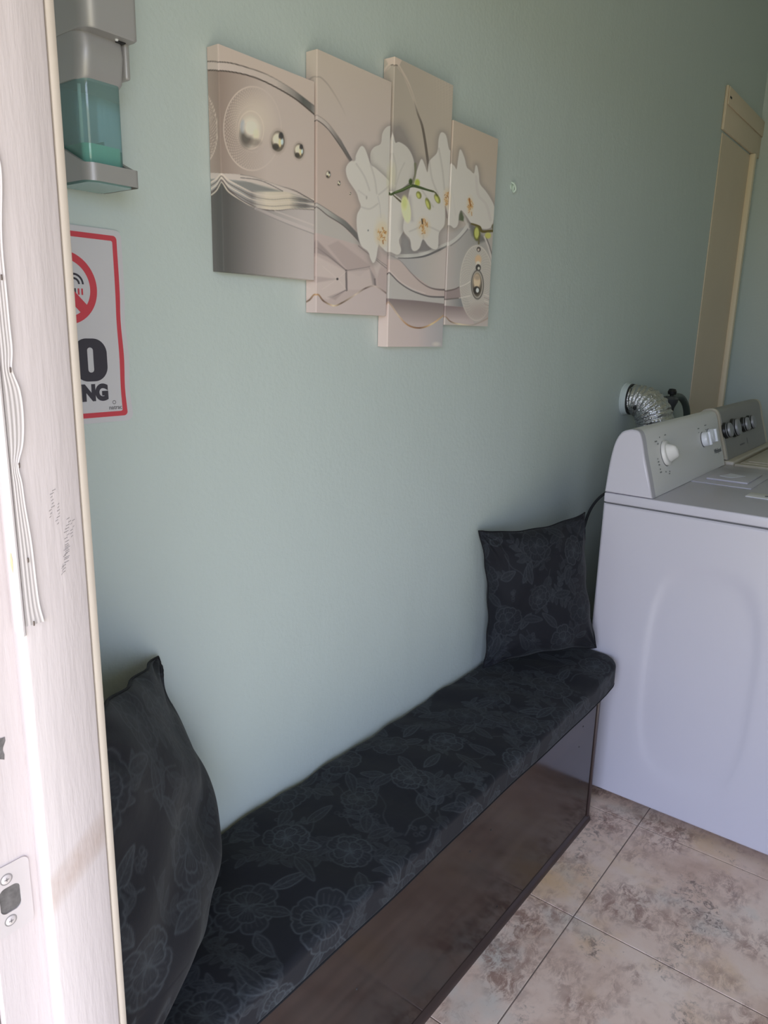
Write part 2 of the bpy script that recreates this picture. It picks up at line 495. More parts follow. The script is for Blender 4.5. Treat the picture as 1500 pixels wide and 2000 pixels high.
# strike plate with latch hole and two screws
M_plate = mat('painted_strike_plate', (0.45, 0.40, 0.40), 0.35, spec=0.5, vary=(60, 0.03))
M_dark = mat('latch_hole_inside', (0.10, 0.09, 0.09), 0.6, vary=(160, 0.75))
def rounded(cy, cz, hy, hz, r, n=6):
    o = []
    for sx_, sz_, a0 in ((1, 1, 0), (-1, 1, 90), (-1, -1, 180), (1, -1, 270)):
        for k in range(n + 1):
            a = math.radians(a0 + 90 * k / n); o.append((cy + sx_ * (hy - r) + r * math.cos(a), cz + sz_ * (hz - r) + r * math.sin(a)))
    return o
PY, PZ = 0.2334, 0.8525
outer = rounded(PY, PZ, 0.0185, 0.0335, 0.006, 8); n_ = len(outer)
inner = rounded(PY + 0.0005, PZ, 0.0088, 0.0125, 0.0055, 8)
pm = MB(); X0, X1 = JX, JX + 0.0013
vs_ = [(X1, a, b) for a, b in outer] + [(X1, a, b) for a, b in inner] + [(X0, a, b) for a, b in outer] + [(X0 - 0.004, a, b) for a, b in inner]
fs = []
for k in range(n_):
    q = (k + 1) % n_
    fs += [(k, q, n_ + q, n_ + k), (2 * n_ + k, 2 * n_ + q, q, k), (n_ + k, n_ + q, 3 * n_ + q, 3 * n_ + k)]
pm.add(vs_, fs)
plate = pm.build('strike_plate', M_plate, door)
hm = MB(); hm.add([(JX + 0.0004, a, b) for a, b in inner], [tuple(range(n_))]); hm.build('latch_hole', M_dark, plate)
for sz_ in (0.0205, -0.0205):
    s_ = MB(); s_.lathe([(0.0, 0.0010), (0.0030, 0.0009), (0.0042, 0.0002), (0.0043, -0.0004)], (X1, PY - 0.0012, PZ + sz_), (1, 0, 0), 24)
    so = s_.build('screw', M_plate, plate)
    r_ = MB(); r_.lathe([(0.0043, 0.0001), (0.0048, 0.00025), (0.0053, 0.0001)], (X1, PY - 0.0012, PZ + sz_), (1, 0, 0), 24)
    r_.box(X1 + 0.0008, X1 + 0.00125, PY - 0.0030, PY + 0.0006, PZ + sz_ - 0.0004, PZ + sz_ + 0.0004)
    r_.box(X1 + 0.0008, X1 + 0.00125, PY - 0.0016, PY - 0.0008, PZ + sz_ - 0.0018, PZ + sz_ + 0.0018)
    r_.build('screw_recess', mat('screw_dark_grey', (0.2, 0.18, 0.18), 0.6), so)  # dark grey ring and cross slots on the screw head

# worn marks on the doorway: black scuff of short strokes, chipped hole, brown smear, rust fleck (real thin marks with their own shapes)
M_scuff = mat('scuff_mark', (0.17, 0.15, 0.15), 0.6)
rs = random.Random(4)
sc_ = MB()
for (cy, cz, n__, ln) in ((0.2885, 1.193, 9, 0.0034), (0.2925, 1.184, 7, 0.0030), (0.2985, 1.163, 13, 0.0050), (0.3035, 1.170, 6, 0.003), (0.2960, 1.146, 9, 0.0042), (0.293, 1.138, 4, 0.002)):
    for k in range(n__):
        z_ = cz + (k - n__ / 2) * 0.0026; y_ = cy + rs.uniform(-0.0012, 0.0012) + (k - n__ / 2) * 0.0004
        l_ = ln * rs.uniform(0.4, 1); a_ = 0.0012
        sc_.add([(SX + 0.0002, y_ - l_ / 2, z_), (SX + 0.0002, y_ + l_ / 2, z_ + a_), (SX + 0.0002, y_ + l_ / 2, z_ + a_ + 0.0005), (SX + 0.0002, y_ - l_ / 2, z_ + 0.0005)], [(0, 1, 2, 3)])
sc_.build('scuff_marks', M_scuff, door)['kind'] = 'stuff'
ch = MB(); pts = []
for k in range(26):
    a = 2 * PI * k / 26; r_ = 0.0095 * (1 + 0.22 * math.sin(5 * a) + 0.12 * rs.uniform(-1, 1)); pts.append((JX + 0.0003, 0.2362 + 0.75 * r_ * math.cos(a), 0.9945 + 1.25 * r_ * math.sin(a)))
ch.add(pts, [tuple(range(26))]); ch.build('chipped_spot', mat('bare_chip', (0.10, 0.09, 0.09), 0.8, vary=(260, 0.8)), door)
ru = MB(); pts = []
for k in range(14):
    a = 2 * PI * k / 14; r_ = 0.0042 * (1 + 0.3 * rs.uniform(-1, 1)); pts.append((SX - 0.0060 + 0.55 * r_ * math.cos(a), YS - 0.0028, 1.150 + 1.6 * r_ * math.sin(a)))
ru.add(pts, [tuple(range(14))]); ru.build('rust_fleck', mat('rust', (0.62, 0.44, 0.22), 0.8), strip)

# far end: tan door on the left wall under a board, corner trim
d2 = struct(empty('door_2', (WX, 3.66, 0)))
b_ = MB(); b_.box(WX, WX + 0.004, 3.372, 3.836, 0.0, 2.128, 0.001, 1); b_.build('door_panel', M_tan, d2)
b_ = MB(); b_.box(WX, WX + 0.012, 3.352, YB, 2.135, 2.295, 0.004, 2); b_.box(WX + 0.012, WX + 0.017, 3.356, YB, 2.225, 2.290, 0.003, 2); b_.build('door_header', M_tan, d2)
b_ = MB(); b_.box(WX, WX + 0.026, 3.836, 3.868, 0.0, 2.134, 0.004, 2); b_.build('corner_trim', M_tanl, d2)
b_ = MB(); b_.box(WX + 0.0172, WX + 0.0180, 3.366, 3.392, 2.250, 2.257); b_.build('header_chip', mat('dark_chip', (0.05, 0.045, 0.04), 0.8), d2)
# ------------------------------------------------------------------ canvas print in four panels
CW = WX + 0.0015
CF = WX + 0.026
M_canvas = attr_mat('printed_canvas', 0.62, spec=0.3, bump=[((1, 1, 1), 900, 0.12, 0.0004)])
M_raw = mat('stretcher_wood', (0.45, 0.35, 0.24), 0.8)

# camera's projection of the print's plane (y, z in metres) into image pixel coordinates
PRINT_TO_IMAGE = np.array([[1468.810898660396, -142.73181697329565, -452.26119051175976], [518.1377845881541, -1646.5771798340659, 2515.1774894376613], [0.769388706916194, -0.23849342468121998, 0.8620241797029262]])
def image_px(y, z):
    q = np.stack([y, z, np.ones(y.shape)], -1) @ PRINT_TO_IMAGE.T
    return q[..., 0] / q[..., 2], q[..., 1] / q[..., 2]

WH = (181, 175, 170); WH2 = (174, 168, 163); DK = (88, 84, 82)
ORG = (196, 140, 70)
def orchid(p, pts, tone=WH, smooth=4):
    p.glow(pts, (112, 104, 102), 15, 0.55, smooth)
    p.poly(pts, tone, 1.6, 1.0, smooth)
    p.line(list(pts) + [pts[0]], (196, 190, 186), 2.0, 0.35, smooth)
def stamen(p, cu, cv, ru, rv, seed, ang=0.0):
    r_ = random.Random(seed)
    p.ell(cu, cv, ru * 1.25, rv * 1.15, (184, 166, 140), 0.9, 0.6)
    for k in range(26):
        a = r_.uniform(-1, 1); b = r_.uniform(-1, 1)
        u0 = cu + a * ru * 0.8; v0 = cv + b * rv * 0.85
        p.line([(u0, v0), (u0 + r_.uniform(-3, 3), v0 + r_.uniform(-7, 7))], r_.choice([(160, 118, 74), (176, 142, 98), (140, 98, 62), (182, 156, 122), (166, 128, 80)]), r_.uniform(1.2, 2.6), 0.8, 0)
def ball(p, cu, cv, ru, rv):
    p.ell(cu, cv, ru * 1.12, rv * 1.12, (132, 118, 110), 0.5, 0.7)
    p.ell(cu, cv, ru, rv, (96, 88, 80), 0.12)
    p.ell(cu - ru * .1, cv - rv * .2, ru * .78, rv * .62, (196, 182, 166), 0.5)
    p.ell(cu + ru * .45, cv - rv * .5, ru * .35, rv * .38, (52, 50, 52), 0.5, 0.9)
    p.ell(cu - ru * .35, cv + rv * .52, ru * .5, rv * .32, (64, 60, 56), 0.5, 0.9)
    p.ell(cu + ru * .30, cv + rv * .15, ru * .22, rv * .42, (205, 180, 140), 0.5, 0.9)
    p.ell(cu + ru * .62, cv + rv * .05, ru * .2, rv * .3, (180, 196, 200), 0.6, 0.8)
def lace(p, cu, cv, ru, rv, side=-1, tone=(196, 182, 172), n=64, lo=0.55, fade=True):
    r = np.hypot((p.U - cu) / ru, (p.V - cv) / rv); th = np.arctan2((p.V - cv) / rv, (p.U - cu) / ru)
    f = np.clip(0.5 + side * (p.U - cu) / ru * 1.0, 0, 1) if fade else np.ones(r.shape)
    band = ((r > lo) & (r < 0.97)).astype(float)
    pat = np.clip(np.sin(th * n) * np.sin(r * 62) * 2.2, 0, 1)
    p.mix(band * pat * f * 0.38, tone)
    p.mix(np.clip(1 - np.abs(r - 0.985) / 0.03, 0, 1) * (0.25 + 0.75 * f) * 0.75, tone)
    p.mix(np.clip(1 - np.abs(r - lo) / 0.02, 0, 1) * f * 0.35, tone)

def paint_print(k, U, V):  # shapes below are laid out in image pixel coordinates
    p = Paint(U, V, (172, 157, 149))
    if k == 0:
        up = smooth_poly([(395, 121), (426, 121), (450, 123), (480, 131), (520, 145), (560, 167), (590, 188), (640, 228)], 6)
        lo = smooth_poly([(395, 138), (426, 138), (450, 140), (480, 146), (507, 155), (538, 170), (569, 188), (592, 205), (640, 246)], 6)
        wv = [(395, 352), (410, 350), (429, 341), (470, 341), (500, 347), (540, 360), (580, 376), (640, 405)]
        f = np.clip((U - 425) / 95, 0, 1)
        body = np.stack([128 + 40 * f, 113 + 41 * f, 105 + 41 * f], -1)
        p.poly(list(lo) + [(640, 410), (395, 410)], lambda u, v: np.stack([126 + 42 * np.clip((u - 422) / 100, 0, 1) ** .8, 110 + 44 * np.clip((u - 422) / 100, 0, 1) ** .8, 102 + 46 * np.clip((u - 422) / 100, 0, 1) ** .8], -1), 1.2)
        p.poly(list(up) + list(lo[::-1]), lambda u, v: np.stack([np.interp(u, [420, 540, 575, 592, 606, 616, 640], b_) for b_ in ([176, 170, 128, 82, 92, 140, 160], [162, 157, 121, 82, 90, 133, 152], [156, 151, 118, 80, 88, 130, 148])], -1), 1.2)
        p.line(up, (82, 74, 70), 2.2, 0.95, 0, al=[1, 1, 1, .7, .3, .3, .6]); p.line(lo, (70, 62, 58), 2.6, 0.95, 0)
        lace(p, 493, 251, 57, 83); lace(p, 372, 251, 47, 76, side=1)
        p.ell(496, 232, 34, 40, (184, 170, 158), 1.0, 0.75)
        p.ring(490, 254, 25, 37, (196, 182, 170), 0.06, 0.5)
        p.ell(489, 256, 20, 30, (182, 172, 160), 0.3); p.ell(481, 266, 12, 20, (84, 78, 74), 0.7, 0.9); p.ell(474, 247, 4.5, 13, (150, 152, 158), 0.6, 0.8)
        p.ell(490, 250, 14, 17, (194, 182, 170), 0.6); p.ell(500, 262, 6, 10, (196, 184, 160), 0.7, 0.7); p.ell(497, 278, 12, 7, (110, 98, 92), 0.8, 0.6)
        ball(p, 543, 276, 13, 20); ball(p, 584, 295, 9.5, 15)
        # lower wave and grey field
        bot = smooth_poly([(395, 380), (412, 370), (430, 352), (448, 371), (470, 389), (500, 405), (520, 410), (545, 411), (575, 408), (640, 411)], 6)
        p.poly(list(bot) + [(640, 570), (395, 570)], lambda u, v: np.stack([np.interp(u, [425, 445, 490, 540, 590, 640], b_) for b_ in ([78, 80, 112, 146, 164, 170], [77, 78, 107, 138, 154, 160], [76, 77, 106, 136, 152, 158])], -1), 1.2)
        top = smooth_poly([(395, 345), (410, 341), (430, 339), (470, 341), (500, 347), (540, 361), (580, 377), (640, 402)], 6)
        p.poly(list(top) + list(bot[::-1]), lambda u, v: np.stack([np.interp(u, [425, 450, 475, 492, 502, 520, 565, 585, 597, 612, 640], b_) for b_ in ([176, 150, 134, 118, 160, 184, 178, 112, 104, 158, 170], [162, 146, 131, 113, 151, 172, 166, 108, 101, 150, 160], [156, 144, 130, 112, 145, 158, 152, 106, 100, 148, 158])], -1), 1.2)
        p.poly(list(top) + [(640, 396), (560, 375), (520, 366), (480, 354), (445, 350), (430, 346), (395, 360)], (176, 164, 158), 1.2)
        p.poly([(448, 352), (490, 357), (530, 368), (552, 374), (500, 374), (470, 366)], (120, 118, 116), 4)
        for q, (c0, w_) in enumerate((((192, 178, 168), 3.2), ((96, 86, 82), 1.8), ((188, 176, 166), 2.6), ((92, 82, 80), 1.8), ((194, 182, 170), 2.6))):
            o = q * 5.5
            p.line([(395, 374 + o * .2), (412, 362 + o * .45), (430, 340 + o * .6), (446, 352 + o), (470, 365 + o * 1.15), (495, 377 + o * 1.2), (530, 383 + o * 1.2), (570, 381 + o * 1.2), (615, 391 + o * .8), (640, 398 + o * .8)], c0, w_, 0.85, 6, al=[1, 1, 1, 1, .9, .5, .45, .9, 1])
        p.line(bot, (88, 80, 80), 2.2, 0.8, 0, al=[0, .7, 1, 1, 1, 1, .5, .8])
        p.line([(470, 347), (510, 353), (552, 373)], (84, 78, 78), 1.6, 0.8); p.line([(470, 341), (500, 347), (540, 361), (575, 372), (597, 384), (640, 408)], (72, 66, 66), 2.2, 0.7, al=[.5, .3, .2, .8, 1, 1])
        p.line([(500, 407), (530, 420), (570, 436), (640, 462)], (180, 168, 166), 6, 0.45); p.line([(500, 409), (530, 424), (570, 441), (640, 467)], (126, 117, 118), 1.6, 0.7)
        p.line([(537, 412), (570, 424), (640, 450)], (186, 174, 170), 3, 0.4)
    if k == 1:
        f = np.clip((V - 100) / 240, 0, 1)[..., None]; p.c = (1 - f) * np.array((168, 155, 145.)) + f * np.array((166, 153, 150.))
        p.line([(590, 168), (619, 150), (636, 160), (652, 182), (668, 210), (676, 228)], (140, 127, 120), 3, 0.75, al=[1, 1, .9, .6, .3, 0])
        p.poly([(580, 205), (618, 224), (641, 241), (667, 275), (688, 312), (682, 318), (668, 292), (641, 253), (618, 234), (580, 215)], lambda u, v: np.stack([np.interp(u, [600, 640, 660, 690], b_) for b_ in ([176, 160, 112, 84], [164, 150, 106, 80], [158, 146, 104, 80])], -1), 1.3)
        p.line([(580, 215), (618, 234), (641, 253), (669, 292), (683, 317)], (84, 76, 73), 2.2, 0.9); p.line([(580, 205), (618, 224), (641, 241), (667, 275)], (128, 116, 110), 1.4, 0.8)
        p.poly([(580, 235), (618, 235), (641, 254), (668, 293), (720, 370), (720, 470), (676, 434), (645, 414), (618, 396), (580, 380)], (163, 147, 140), 3)
        ball(p, 641, 341, 4.6, 7); ball(p, 662, 358, 3, 4.8); ball(p, 684, 378, 1.8, 2.6)
        p.poly([(580, 380), (618, 396), (656, 420), (676, 433), (696, 453), (720, 476), (720, 500), (689, 457), (671, 441), (640, 421), (618, 404), (580, 388)], lambda u, v: np.stack([np.interp(u, [600, 640, 670, 700], b_) for b_ in ([170, 150, 108, 84], [160, 146, 106, 82], [156, 142, 104, 82])], -1), 1.3)
        p.line([(580, 388), (618, 404), (640, 421), (671, 441), (700, 470)], (86, 80, 78), 2.2, 0.85); p.line([(580, 380), (618, 396), (656, 420), (676, 433), (700, 458)], (110, 102, 100), 1.6, 0.8)
        p.poly([(580, 390), (618, 405), (640, 423), (671, 443), (706, 480), (618, 456), (580, 444)], (158, 151, 147), 2)
        # folded facets
        p.poly([(580, 440), (618, 455), (660, 467), (706, 480), (770, 500), (770, 580), (733, 562), (700, 574), (660, 596), (636, 592), (619, 575), (580, 600)], (164, 149, 146), 2)
        for pts, c0, a in (([(620, 470), (676, 528), (640, 502), (620, 494)], (118, 106, 106), .55), ([(619, 500), (676, 530), (676, 566), (640, 585), (619, 580)], (176, 162, 158), .8),
                           ([(660, 470), (725, 520), (678, 527), (640, 480)], (150, 135, 133), .7), ([(676, 528), (722, 524), (702, 540)], (140, 127, 126), .7), ([(679, 530), (724, 526), (732, 560), (700, 566), (678, 566)], (172, 158, 155), .8),
                           ([(722, 524), (732, 541), (732, 552), (736, 560), (728, 556)], (110, 101, 102), .55), ([(736, 526), (757, 520), (757, 572), (738, 556)], (160, 144, 142), .8), ([(722, 500), (745, 512), (737, 541)], (172, 160, 156), .8),
                           ([(619, 540), (660, 545), (619, 552)], (146, 131, 130), .6), ([(640, 580), (676, 566), (655, 586)], (136, 122, 121), .6)):
            p.poly(pts, c0, 3.5, a)
        p.line([(676, 528), (677, 567)], (84, 76, 78), 3.6, 0.75, 0); p.line([(732, 545), (733, 560)], (96, 87, 88), 3.4, 0.7, 0)
        p.line([(620, 484), (648, 505), (676, 528)], (92, 83, 83), 2, 0.7, al=[.2, .6, 1]); p.line([(677, 566), (650, 580)], (92, 83, 83), 2, 0.7, al=[1, .2]); p.line([(630, 520), (659, 545), (676, 566)], (184, 170, 166), 1.6, 0.5); p.line([(676, 530), (659, 545), (630, 565)], (184, 170, 166), 1.6, 0.45)
        p.line([(678, 528), (722, 521)], (100, 90, 90), 2, 0.5); p.ell(659, 545, 2.2, 2.6, (70, 64, 66))
        p.line([(700, 480), (735, 508), (775, 540)], (96, 88, 88), 1.6, 0.7); p.line([(730, 500), (745, 512), (775, 532)], (100, 92, 92), 1.4, 0.6)
        gl = [(585, 608), (602, 596), (619, 575), (632, 588), (651, 597), (667, 592), (695, 575), (714, 563), (733, 559), (755, 573), (780, 592)]
        p.poly(list(smooth_poly(gl, 6)) + [(790, 640), (580, 640)], (170, 156, 154), 1.2)
        p.line(gl, [(92, 72, 60), (206, 182, 150), (160, 124, 90), (86, 68, 58), (206, 184, 152), (92, 76, 64), (186, 170, 156), (96, 82, 78), (180, 164, 158), (110, 94, 90), (96, 84, 82)], 3.0, 0.9)
        # orchids on this panel
        orchid(p, [(725, 322), (724, 300), (731, 288), (744, 281), (747, 262), (753, 251), (763, 246), (790, 246), (790, 390), (740, 390)], WH2)
        orchid(p, [(694, 314), (696, 302), (705, 286), (712, 290), (718, 305), (724, 322), (735, 330), (764, 360), (775, 400), (775, 492), (757, 492), (745, 482), (739, 478), (734, 505), (729, 513), (724, 505), (719, 491), (706, 480), (700, 462), (697, 440), (698, 419), (705, 404), (701, 390), (696, 375), (680, 350), (676, 329), (684, 316)])
        for q_ in ([(705, 404), (722, 408), (738, 398)], [(696, 320), (712, 345), (722, 372)], [(724, 322), (732, 350), (736, 378)], [(740, 478), (738, 462), (735, 448)], [(764, 360), (750, 372), (740, 380)]): p.line(q_, (152, 145, 142), 3.5, 0.4)
        p.line([(738, 384), (742, 402), (744, 425)], (158, 152, 150), 2, 0.5); p.line([(700, 372), (716, 384)], (160, 152, 150), 3, 0.4); p.ell(716, 386, 1.4, 3.4, (140, 132, 128), 0.8, 0.8)
        p.ell(719, 450, 1.6, 1.8, (120, 118, 118)); p.ell(760, 350, 5, 26, (176, 172, 142), 0.9, 0.4)
        p.ell(746, 452, 13, 26, (186, 174, 150), 0.9, 0.5); stamen(p, 746, 458, 10, 17, 3)
    if k == 2:
        f = np.clip((U - 760) / 110, 0, 1)[..., None]; p.c = (1 - f) * np.array((150, 140, 131.)) + f * np.array((160, 149, 139.))
        gm = (np.sin(U * 1.1) > 0.55) | (np.sin((V + .5 * U) * 1.1) > 0.55)
        p.mix(gm * np.clip((U - 835) / 40, 0, 1) * np.clip((250 - V) / 110, 0, 1) * 0.25, (186, 174, 164))
        p.poly([(735, 85), (800, 85), (779, 130), (774, 127), (757, 143), (735, 155)], (176, 160, 150), 1.5)
        p.line([(735, 160), (757, 142), (774, 127), (786, 146), (797, 165), (806, 188)], (98, 88, 82), 2.4, 0.8, al=[1, 1, 1, .8, .5, .1])
        p.line([(779, 130), (797, 163), (813, 209)], (178, 164, 154), 6, 0.7, al=[1, .9, .1])
        p.line([(808, 196), (816, 222), (826, 252), (836, 318), (838, 345)], (84, 76, 70), [1, 3.5, 4.5, 5, 4], 0.85, al=[0, .7, 1, 1, .8])
        p.glow([(774, 250), (800, 285), (812, 330), (800, 370), (765, 370)], (110, 104, 104), 24, 0.6, 4)
        # lower fields
        p.poly([(730, 470), (900, 440), (900, 720), (730, 720)], (158, 149, 146), 4)
        p.poly([(762, 500), (900, 470), (900, 575), (867, 566), (843, 562), (803, 533), (780, 508)], lambda u, v: np.stack([np.interp(u, [770, 800, 840, 870], b_) for b_ in ([150, 152, 164, 174], [144, 148, 156, 162], [144, 148, 152, 158])], -1), 2)
        p.poly([(740, 505), (780, 508), (803, 533), (843, 563), (900, 570), (900, 582), (830, 577), (780, 552), (762, 534), (740, 515)], (168, 153, 149), 2)
        p.poly([(740, 520), (762, 534), (780, 552), (830, 577), (900, 583), (900, 600), (813, 588), (760, 583), (740, 582)], (162, 156, 153), 1.5)
        p.poly([(740, 583), (760, 583), (813, 587), (900, 597), (900, 640), (865, 617), (843, 633), (820, 640), (797, 635), (777, 615), (761, 592)], lambda u, v: np.stack([np.interp(v - (583 + (u - 760) * .1), [0, 12, 45], b_) for b_ in ([116, 128, 164], [104, 116, 149], [104, 114, 147])], -1), 1.5)
        p.poly([(735, 575), (761, 592), (777, 615), (797, 635), (820, 641), (843, 634), (866, 617), (900, 600), (900, 720), (730, 720)], lambda u, v: np.stack([np.interp(u, [740, 815, 840, 865], b_) for b_ in ([176, 172, 160, 150], [161, 158, 152, 146], [157, 156, 153, 148])], -1), 1.5)
        p.line([(740, 575), (761, 592), (777, 615), (797, 635), (820, 640.5), (843, 633), (866, 616), (880, 600)], [(110, 92, 84), (150, 128, 116), (186, 168, 150), (150, 112, 80), (110, 80, 60), (206, 176, 132), (150, 124, 100), (120, 100, 90)], 3, 0.95)
        p.line([(745, 490), (780, 508), (803, 533), (823, 552), (843, 563), (867, 566), (890, 562)], (90, 80, 80), [1, 1.5, 2, 2.4, 3.4, 3.4], 0.8, al=[.2, .4, .7, .9, 1, 1])
        p.line([(740, 515), (762, 534), (780, 552), (803, 567), (830, 577), (850, 580), (890, 580)], (82, 76, 78), [1.5, 2.2, 2.2, 2.6, 3, 3.4], 0.85); p.line([(740, 512), (762, 530), (780, 548), (803, 563), (830, 573)], (186, 174, 170), 2, 0.6)
        p.ell(852, 672, 7, 4, (190, 182, 172), 1, 0.6)
        # swirl below the flowers
        p.poly([(784, 450), (800, 470), (822, 500), (782, 503)], (128, 124, 124), 3); p.poly([(800, 440), (860, 480), (845, 490), (815, 492)], (118, 114, 114), 4)
        p.line([(775, 500), (800, 500), (830, 496), (858, 484), (880, 473), (905, 455)], (176, 172, 168), 8, 0.85); p.line([(778, 504), (802, 504), (830, 500), (858, 488), (880, 476), (905, 458)], (84, 82, 84), [1.6, 2.2, 3.6, 4.2, 2.4, 1.6], 0.9, al=[1, 1, 1, 1, .3, .3])
        # flowers
        orchid(p, [(735, 262), (760, 246), (768, 264), (772, 279), (780, 278), (795, 288), (805, 305), (809, 324), (808, 343), (798, 357), (771, 374), (735, 376)], WH2)
        p.ell(768, 345, 6, 24, (176, 170, 142), 0.9, 0.4)
        for q_ in ([(771, 372), (780, 340), (790, 318)], [(768, 300), (774, 330), (772, 360)]): p.line(q_, (150, 144, 138), 3, 0.35)
        orchid(p, [(735, 370), (763, 373), (772, 381), (785, 394), (791, 433), (788, 450), (779, 469), (783, 489), (776, 497), (760, 491), (735, 488)])
        orchid(p, [(808, 353), (816, 329), (823, 311), (829, 322), (835, 337), (839, 315), (854, 298), (857, 272), (862, 259), (871, 265), (877, 292), (886, 296), (900, 320), (900, 445), (882, 445), (870, 403), (868, 438), (857, 455), (855, 483), (846, 486), (836, 479), (826, 467), (819, 484), (810, 490), (804, 485), (801, 467), (789, 452), (789, 433), (796, 400), (800, 372)])
        for q_ in ([(839, 316), (844, 350), (856, 380)], [(857, 290), (864, 330), (868, 370)], [(812, 352), (830, 380), (846, 404)], [(800, 452), (814, 446), (822, 440)], [(858, 452), (846, 446), (836, 442)], [(827, 466), (827, 458)]): p.line(q_, (150, 143, 139), 3.5, 0.38)
        p.glow([(800, 385), (805, 430)], (140, 132, 132), 8, 0.5); p.line([(870, 403), (872, 415), (873, 425)], (110, 96, 96), 3, 0.6)
        stamen(p, 827.5, 444, 9, 15, 7); p.line([(824, 428), (825, 437)], (52, 42, 34), 2.4, 0.9, 0); stamen(p, 873, 388, 5.5, 16, 9)
        st = [(764, 380), (772, 376), (786, 371), (804, 363), (819, 366), (832, 370), (846, 374)]
        p.line([(811, 320), (811, 340), (806, 362)], (104, 104, 84), [5, 4, 3], 0.8); p.ell(815, 357, 5, 7, (150, 158, 74), 0.6); p.ell(802, 355, 3.5, 6, (58, 70, 40), 0.5)
        p.line(st, (62, 74, 46), [4, 5, 6, 6, 5, 4, 3.5], 1.0); p.line([(772, 375), (786, 370), (803, 362)], (108, 122, 78), 1.6, 0.8); p.line([(768, 381), (783, 394)], (70, 64, 48), [2, 3.5], 0.9, 0)
        p.ell(793, 409, 9, 26, (196, 190, 156), 0.25, 1, rot=-0.15); p.ell(790, 396, 5, 12, (172, 178, 110), 0.9, 0.7)
        for (a, b, ru, rv, ro) in ((818, 381, 5, 7.5, -.3), (836, 398, 4.5, 12, -.3), (854, 388, 5, 10, -.4)):
            p.ell(a, b, ru, rv, (112, 112, 62), 0.3, 1, rot=ro); p.ell(a - 1, b + 1, ru * .6, rv * .7, (170, 170, 100), 0.6, 1, rot=ro)
        p.line([(842, 372), (850, 376), (854, 382)], (70, 70, 46), 2.6, 0.9)
    if k == 3:
        f = np.clip((V - 300) / 200, 0, 1)[..., None]; p.c = (1 - f) * np.array((164, 150, 138.)) + f * np.array((160, 152, 148.))
        p.poly([(850, 470), (900, 445), (960, 430), (990, 440), (990, 575), (850, 560)], lambda u, v: np.stack([np.interp(u, [866, 895, 930, 965], b_) for b_ in ([166, 152, 140, 160], [155, 147, 136, 152], [152, 145, 134, 148])], -1), 3)
        p.line([(850, 492), (880, 474), (892, 465), (904, 453), (914, 438)], (178, 174, 170), 6, 0.85); p.line([(880, 480), (895, 469), (906, 457), (917, 444)], (112, 106, 106), 2, 0.7); p.line([(905, 420), (911, 436), (916, 446)], (180, 174, 170), 4, 0.8)
        p.poly([(912, 420), (925, 438), (938, 455), (950, 470), (935, 475), (922, 460)], (92, 90, 88), 6, 0.8); p.poly([(896, 420), (901, 410), (906, 424), (905, 432), (896, 430)], (74, 84, 62), 3)
        p.line([(946, 462), (953, 480), (962, 512)], (180, 172, 168), 3, .8, 0); p.line([(949, 462), (956, 480), (965, 512)], (92, 84, 84), 1.8, .8, 0)
        p.poly([(850, 566), (868, 569), (887, 565), (912, 556), (912, 580), (868, 584), (850, 582)], (136, 122, 121), 1.5)
        p.poly([(850, 586), (868, 586), (912, 581), (920, 600), (868, 597), (850, 596)], lambda u, v: np.stack([np.interp(u, [866, 905], b_) for b_ in ([170, 112], [160, 112], [156, 114])], -1), 1.5)
        p.poly([(850, 597), (868, 597), (912, 600), (930, 640), (880, 628), (868, 618), (850, 628)], lambda u, v: np.stack([np.interp(v, [597, 625], b_) for b_ in ([118, 168], [104, 154], [104, 152])], -1), 1.5)
        p.poly([(850, 630), (868, 618), (880, 628), (897, 633), (930, 634), (970, 610), (990, 600), (990, 660), (850, 660)], (166, 156, 152), 1.5)
        p.line([(850, 626), (868, 618), (880, 628), (897, 633), (925, 634), (955, 620), (980, 600)], [(120, 104, 98), (150, 128, 112), (110, 88, 76), (206, 188, 156), (150, 138, 132), (150, 130, 118), (140, 124, 118)], 2.4, 0.9)
        p.line([(850, 572), (868, 569), (887, 565), (898, 560), (914, 553)], (92, 82, 80), [3, 2.8, 2.2, 1.4], 0.8); p.line([(850, 586), (868, 585), (897, 582), (914, 579)], (92, 84, 82), [3, 2.6, 1.4], 0.8)
        # rosette and pendant
        p.ell(931, 553, 33, 74, (164, 157, 151), 0.1, 0.9); lace(p, 931, 553, 33, 74, fade=False, tone=(190, 182, 174), lo=0.42, n=54); p.ell(934, 610, 22, 14, (150, 134, 130), 1.2, 0.6)
        p.line([(898, 560), (910, 555), (918, 550)], (196, 188, 182), 1.6, .8); p.line([(897, 582), (918, 578)], (196, 188, 182), 1.6, .8)
        for q in range(4): p.line([(946, 575 + q * 6), (958, 580 + q * 6), (966, 583 + q * 5)], (150, 132, 130) if q % 2 else (190, 180, 174), 1.6, .7)
        p.ell(935, 487, 4, 5, (80, 72, 70), .3); p.ell(934.5, 488, 2, 2.6, (176, 164, 154), .6); p.ell(934, 507, 6, 9, (186, 158, 128), .6); p.ell(934, 515, 4.5, 5, (190, 180, 170), .5); p.ell(934, 523, 5, 7, (62, 58, 56), .25); p.ell(935, 524, 2.2, 3, (190, 184, 176), .5)
        p.ell(932.5, 556, 12.5, 29, (84, 80, 76), 0.1); p.ell(932.5, 556, 10.8, 26.5, (160, 152, 144), 0.12); p.ell(932, 556, 9.3, 23.5, (92, 84, 76), 0.12); p.ell(931.5, 549, 7.2, 15, (192, 170, 146), 0.5); p.ell(932, 542, 5.5, 5, (150, 134, 120), .8, .8); p.ell(931, 567, 6.5, 8, (56, 52, 50), .3); p.ell(932.5, 567, 3, 4.6, (206, 202, 196), .4)
